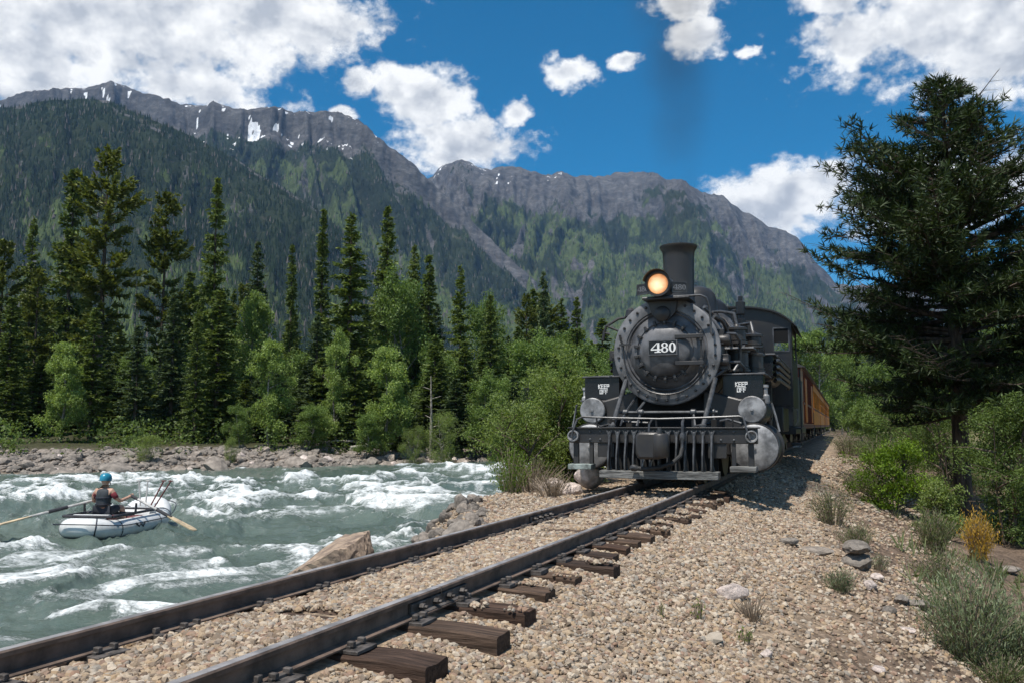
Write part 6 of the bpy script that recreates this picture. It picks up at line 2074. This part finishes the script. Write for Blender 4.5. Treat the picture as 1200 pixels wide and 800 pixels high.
ln_ = MB(); ln_.tube([(p.x * 1.38, p.y * 1.12, p.z + 0.10) for p in LP[36:73] if True], 0.012, 5) if False else ln_.tube([(p.x + math.copysign(0.24, p.x) * min(1, abs(p.x) / 0.3), p.y + (0.24 if p.y > 0 else -0.24) * max(0, abs(p.y) / HLn - 0.6) / 0.4, p.z + 0.10) for p in LP + LP[:1]], 0.012, 5)
part('grab_line', 'strap', ln_, raft)
# printed mark on the side tube
lg = MB(); lg.tube([(HW + TR - 0.012, -0.46, 0.30), (HW + TR + 0.006, -0.36, 0.22), (HW + TR - 0.006, -0.28, 0.27), (HW + TR + 0.006, -0.20, 0.20), (HW + TR - 0.012, -0.10, 0.30)], 0.016, 5)
part('side_mark', 'strap', lg, raft)
# rowing frame and gear
fr_ = MB()
for x in (-0.56, 0.56): fr_.tube([(x, -1.15, 0.50), (x, 0.65, 0.50)], 0.03, 8)
for y in (-1.15, -0.35, 0.65): fr_.tube([(-0.56, y, 0.50), (0.56, y, 0.50)], 0.03, 8)
for x in (-0.60, 0.60): fr_.tube([(x, -0.35, 0.50), (x * 1.02, -0.35, 0.72)], 0.025, 8)
part('rowing_frame', 'gear_dark', fr_, raft)
for (x0, x1, y0, y1, z0, z1, mt) in ((-0.42, 0.42, -1.12, -0.74, 0.18, 0.50, 'gear_red'), (-0.38, 0.10, 0.0, 0.5, 0.1, 0.42, 'gear_dark'), (0.14, 0.42, 0.05, 0.45, 0.1, 0.38, 'gear_red')):
    g_ = MB(); g_.box(x0, x1, y0, y1, z0, z1); part('gear_box', mt, g_, raft, bevel=0.03)

rm = raft.matrix_basis.copy()
RW = Matrix.Translation((RX0, RY0, WATER - 0.02)) @ Matrix.Rotation(R_(-7), 4, 'Z')
# spare paddles
for k, (x, y, dx_, dy_) in enumerate(((0.05, 0.80, -0.10, 0.05), (0.15, 0.82, -0.02, 0.10), (0.24, 0.80, 0.30, 0.10), (0.32, 0.84, 0.40, 0.06))):
    a, b_ = Vector((x, y, 0.45)), Vector((x + dx_, y + dy_, 1.12))
    mb = MB(); mb.tube([a, b_], 0.016, 6); d = (b_ - a).normalized(); mb.tube([b_ - Vector((0.05, 0, 0)), b_ + Vector((0.05, 0, 0))], 0.016, 6)
    lo_ = a - d * 0.05
    mb.box(lo_.x - 0.08, lo_.x + 0.08, lo_.y - 0.012, lo_.y + 0.012, lo_.z - 0.15, lo_.z + 0.12)
    mb.v = [tuple(RW @ Vector(p)) for p in mb.v]
    cen = sum((Vector(p) for p in mb.v), Vector()) / len(mb.v)
    mb.v = [tuple(Vector(p) - cen) for p in mb.v]
    o = mb.build('paddle', M['oar_shaft'] if k < 2 else M['gear_red'], loc=cen)
    tag(o, ['upright pale paddle, left of the bundle in the raft bow', 'pale paddle second in the bundle in the raft bow', 'red paddle leaning right in the raft bow', 'red paddle leaning farthest right in the raft bow'][k], 'paddle', 'spare paddles in the raft bow')
# oars
def oar(h, tip, label):
    h, tip = Vector(h), Vector(tip); d = (tip - h).normalized()
    root = empty('oar', h, 0, label, 'oar', 'oars of the raft')
    L = (tip - h).length
    mb = MB(); mb.tube([Vector((0, 0, 0)), d * (L - 0.75)], 0.028, 8); part('shaft', 'oar_shaft', mb, root)
    gp = MB(); gp.tube([d * -0.02, d * 0.2], 0.036, 8); part('grip', 'gear_dark', gp, root)
    rp = MB(); rp.tube([d * 0.75, d * 1.15], 0.040, 8); part('rope_wrap', 'gear_dark', rp, root)
    s_ = d.cross(Vector((0, 0, 1))).normalized(); u_ = s_.cross(d)
    bl = MB(); vs = []
    for f, w_ in ((L - 0.80, 0.03), (L - 0.55, 0.075), (L - 0.1, 0.085), (L, 0.05)):
        for a, b_ in ((-1, -0.2), (-1, 0.2), (1, 0.2), (1, -0.2)):
            vs.append(d * f + s_ * a * w_ + u_ * b_ * 0.06)
    fs = [(0, 1, 2, 3), (15, 14, 13, 12)] + [(4 * i + q, 4 * i + (q + 1) % 4, 4 * i + 4 + (q + 1) % 4, 4 * i + 4 + q) for i in range(3) for q in range(4)]
    bl.add(vs, fs); part('blade', 'oar_wood', bl, root)
PX = RW @ Vector((0.0, -0.62, 0.50))     # seat
hR = RW @ Vector((0.34, -0.12, 0.86)); hL = RW @ Vector((-0.32, -0.18, 0.80))
lockR = RW @ Vector((0.72, -0.35, 0.74))
oar(hR, at(229, 621, 18.9), 'oar reaching right over the water with wooden blade')
oar(hL, at(-12, 617, 17.6), 'oar reaching out past the left edge of the picture')

# ------------------------------------------------------------------ rower
person = empty('person', PX, R_(-7), 'person in blue helmet, grey vest and red sleeves rowing the raft', 'person')


def skin_obj(name, joints, edges, mat, parent, root=0, sub=2):
    me = bpy.data.meshes.new(name)
    me.from_pydata([j[:3] for j in joints], edges, [])
    o = link(name, me, parent)
    md = o.modifiers.new('skin', 'SKIN')
    for i, j in enumerate(joints):
        sv = me.skin_vertices[0].data[i]
        sv.radius = (j[3], j[4] if len(j) > 4 else j[3]); sv.use_root = (i == root)
    md.use_smooth_shade = True
    s = o.modifiers.new('sub', 'SUBSURF'); s.levels = sub; s.render_levels = sub
    me.materials.append(mat)
    return o


# seat at z=0; facing +y (the bow)
J = [(0, 0.0, 0.08, 0.14, 0.11), (0, 0.02, 0.26, 0.125, 0.10), (0, 0.03, 0.46, 0.15, 0.11), (0, 0.04, 0.55, 0.07, 0.06), (0, 0.05, 0.62, 0.055, 0.055), (0, 0.065, 0.70, 0.078, 0.092), (0, 0.06, 0.80, 0.070, 0.085),
     (0.17, 0.03, 0.50, 0.065), (0.25, 0.05, 0.36, 0.050), (0.30, 0.16, 0.27, 0.043), (0.335, 0.42, 0.33, 0.034), (0.34, 0.50, 0.36, 0.038),
     (-0.17, 0.03, 0.50, 0.065), (-0.25, 0.04, 0.36, 0.050), (-0.30, 0.13, 0.26, 0.043), (-0.325, 0.38, 0.28, 0.034), (-0.32, 0.46, 0.30, 0.038),
     (0.11, 0.05, 0.06, 0.095), (0.17, 0.42, 0.12, 0.075), (0.17, 0.52, -0.10, 0.055), (0.17, 0.58, -0.36, 0.045), (0.17, 0.70, -0.40, 0.04),
     (-0.11, 0.05, 0.06, 0.095), (-0.17, 0.42, 0.12, 0.075), (-0.17, 0.52, -0.10, 0.055), (-0.17, 0.58, -0.36, 0.045), (-0.17, 0.70, -0.40, 0.04)]
E_ = [(0, 1), (1, 2), (2, 3), (3, 4), (4, 5), (5, 6), (2, 7), (7, 8), (8, 9), (9, 10), (10, 11), (2, 12), (12, 13), (13, 14), (14, 15), (15, 16), (0, 17), (17, 18), (18, 19), (19, 20), (20, 21), (0, 22), (22, 23), (23, 24), (24, 25), (25, 26)]
skin_obj('body', J, E_, M['skin'], person)
for sx in (-1, 1):
    skin_obj('sleeve', [(sx * 0.15, 0.03, 0.50, 0.085), (sx * 0.24, 0.048, 0.38, 0.068), (sx * 0.27, 0.09, 0.325, 0.064)], [(0, 1), (1, 2)], M['red_cloth'], person, sub=1)
    for q in range(4):   # fingers closed round the oar grip
        x = sx * (0.325 + 0.0) ; y0 = (0.49 if sx > 0 else 0.45) + 0.018 * q; z0 = 0.365 if sx > 0 else 0.305
        skin_obj('finger', [(x, y0, z0 + 0.02, 0.009), (x + sx * 0.03, y0 + 0.01, z0 + 0.035, 0.009), (x + sx * 0.05, y0 + 0.01, z0 + 0.01, 0.008), (x + sx * 0.035, y0, z0 - 0.015, 0.007)], [(0, 1), (1, 2), (2, 3)], M['skin'], person, sub=1)
    skin_obj('thumb', [(sx * 0.32, (0.47 if sx > 0 else 0.43), 0.36 if sx > 0 else 0.30, 0.011), (sx * 0.30, (0.50 if sx > 0 else 0.46), 0.34 if sx > 0 else 0.28, 0.010), (sx * 0.32, (0.52 if sx > 0 else 0.48), 0.325 if sx > 0 else 0.265, 0.008)], [(0, 1), (1, 2)], M['skin'], person, sub=1)
vest = skin_obj('vest', [(0, 0.0, 0.12, 0.165, 0.13), (0, 0.01, 0.28, 0.168, 0.14), (0, 0.02, 0.45, 0.195, 0.14), (0, 0.03, 0.56, 0.15, 0.095)], [(0, 1), (1, 2), (2, 3)], M['vest'], person, sub=2)
vs_ = MB()
for z_ in (0.20, 0.34): vs_.lathe([(0.172, 0), (0.178, 0.004), (0.178, 0.026), (0.172, 0.03)], (0, 0.012, z_), (0, 0, 1), 24)
vs_.v = [(x, 0.012 + (y - 0.012) * 0.86, z_) for x, y, z_ in vs_.v]
part('vest_strap', 'strap', vs_, vest)
skin_obj('shorts', [(0, 0.0, 0.06, 0.155, 0.13), (0.11, 0.06, 0.06, 0.108), (0.165, 0.36, 0.115, 0.092), (-0.11, 0.06, 0.06, 0.108), (-0.165, 0.36, 0.115, 0.092)], [(0, 1), (1, 2), (0, 3), (3, 4)], M['shorts'], person, sub=1)
hm = MB(); hm.lathe([(0.125, -0.02), (0.128, 0.02), (0.122, 0.07), (0.10, 0.115), (0.06, 0.14), (0.0, 0.148)], (0, 0.055, 0.735), (0, 0.06, 1), 24)
hm.v = [(x * 0.94, 0.055 + (y - 0.055) * 1.12, z_) for x, y, z_ in hm.v]
hmo = part('helmet', 'helmet', hm, person, smooth=60)
hb = MB(); hb.tube([(0.10, 0.06, 0.74), (0.09, 0.10, 0.62), (0, 0.14, 0.60), (-0.09, 0.10, 0.62), (-0.10, 0.06, 0.74)], 0.008, 5); part('chin_strap', 'strap', hb, hmo)
fc = MB(); fc.lathe([(0.018, 0), (0.014, 0.018), (0.0, 0.026)], (0, 0.155, 0.70), (0, 1, -0.3), 8)
part('nose', 'skin', fc, person)
for sx in (-1, 1):
    ey = MB(); ey.lathe([(0.012, 0), (0.008, 0.006), (0, 0.008)], (sx * 0.032, 0.148, 0.728), (0, 1, 0), 8); part('eye', 'gear_dark', ey, person)
    er = MB(); er.lathe([(0.02, 0), (0.026, 0.01), (0.012, 0.018)], (sx * 0.078, 0.06, 0.695), (sx, -0.2, 0), 8); part('ear', 'skin', er, person)
mo = MB(); mo.box(-0.024, 0.024, 0.148, 0.154, 0.652, 0.66); part('mouth', 'gear_red', mo, person)

# ------------------------------------------------------------------ smoke above the stack
mb = MB()
prof = [(0.24, 0), (0.40, 0.5), (0.70, 1.4), (0.95, 2.4), (1.2, 3.4), (1.4, 4.6), (1.65, 6.0), (1.9, 8.0), (2.2, 11.0)]
mb.lathe(prof, (0, 0, 0), (0, 0, 1), 28)
rr3 = random.Random(2)
mb.v = [(x * (1 + 0.10 * math.sin(z_ * 2.1 + math.atan2(y, x) * 3)) + 0.05 * z_ * 0.3, y * (1 + 0.08 * math.cos(z_ * 1.7)), z_) for x, y, z_ in mb.v]
m = bpy.data.materials.new('smoke'); m.use_nodes = True
t = NT(m.node_tree); t.n.remove(t.n['Principled BSDF'])
pv = t.new('ShaderNodeVolumePrincipled')
pv.inputs['Color'].default_value = (0.10, 0.09, 0.09, 1)
co = t.new('ShaderNodeTexCoord').outputs['Object']
cx_, cy_, cz_ = t.sep(co)
rad = t.math('SQRT', t.math('ADD', t.math('POWER', t.math('SUBTRACT', cx_, t.math('MULTIPLY', cz_, 0.015)), 2.0), t.math('POWER', cy_, 2.0)))
edge = t.math('DIVIDE', rad, t.math('ADD', 0.30, t.math('MULTIPLY', cz_, 0.18)))
fall = t.smooth(edge, 0.15, 1.0, 1.0, 0.0)
dn = t.math('MULTIPLY', fall, t.math('MULTIPLY', t.smooth(t.noise(co, 1.1, 4, 0.55), 0.25, 0.75), t.smooth(cz_, 0.0, 6.0, 0.6, 0.6)))
t.l.new(dn, pv.inputs['Density'])
t.l.new(pv.outputs[0], t.n['Material Output'].inputs['Volume'])
M['smoke'] = m
pst = on_track(2.15) + Vector((0, 0, 3.93))
tag(mb.build('smoke', m, loc=pst, smooth=60), 'faint dark smoke column rising from the locomotive stack', 'smoke', kind='stuff')

# ------------------------------------------------------------------ mountain air
hz = MB(); hz.box(-6500, 6500, -400, 6700, -4.0, 1440)
m = bpy.data.materials.new('haze'); m.use_nodes = True
t = NT(m.node_tree); t.n.remove(t.n['Principled BSDF'])
pv = t.new('ShaderNodeVolumePrincipled')
pv.inputs['Color'].default_value = (0.32, 0.58, 1.0, 1)
pv.inputs['Density'].default_value = 0.00005
pv.inputs['Anisotropy'].default_value = 0.1
t.l.new(pv.outputs[0], t.n['Material Output'].inputs['Volume'])
tag(hz.build('haze', m, smooth=0), 'pale blue mountain air fading the far ridges', 'haze', kind='stuff')
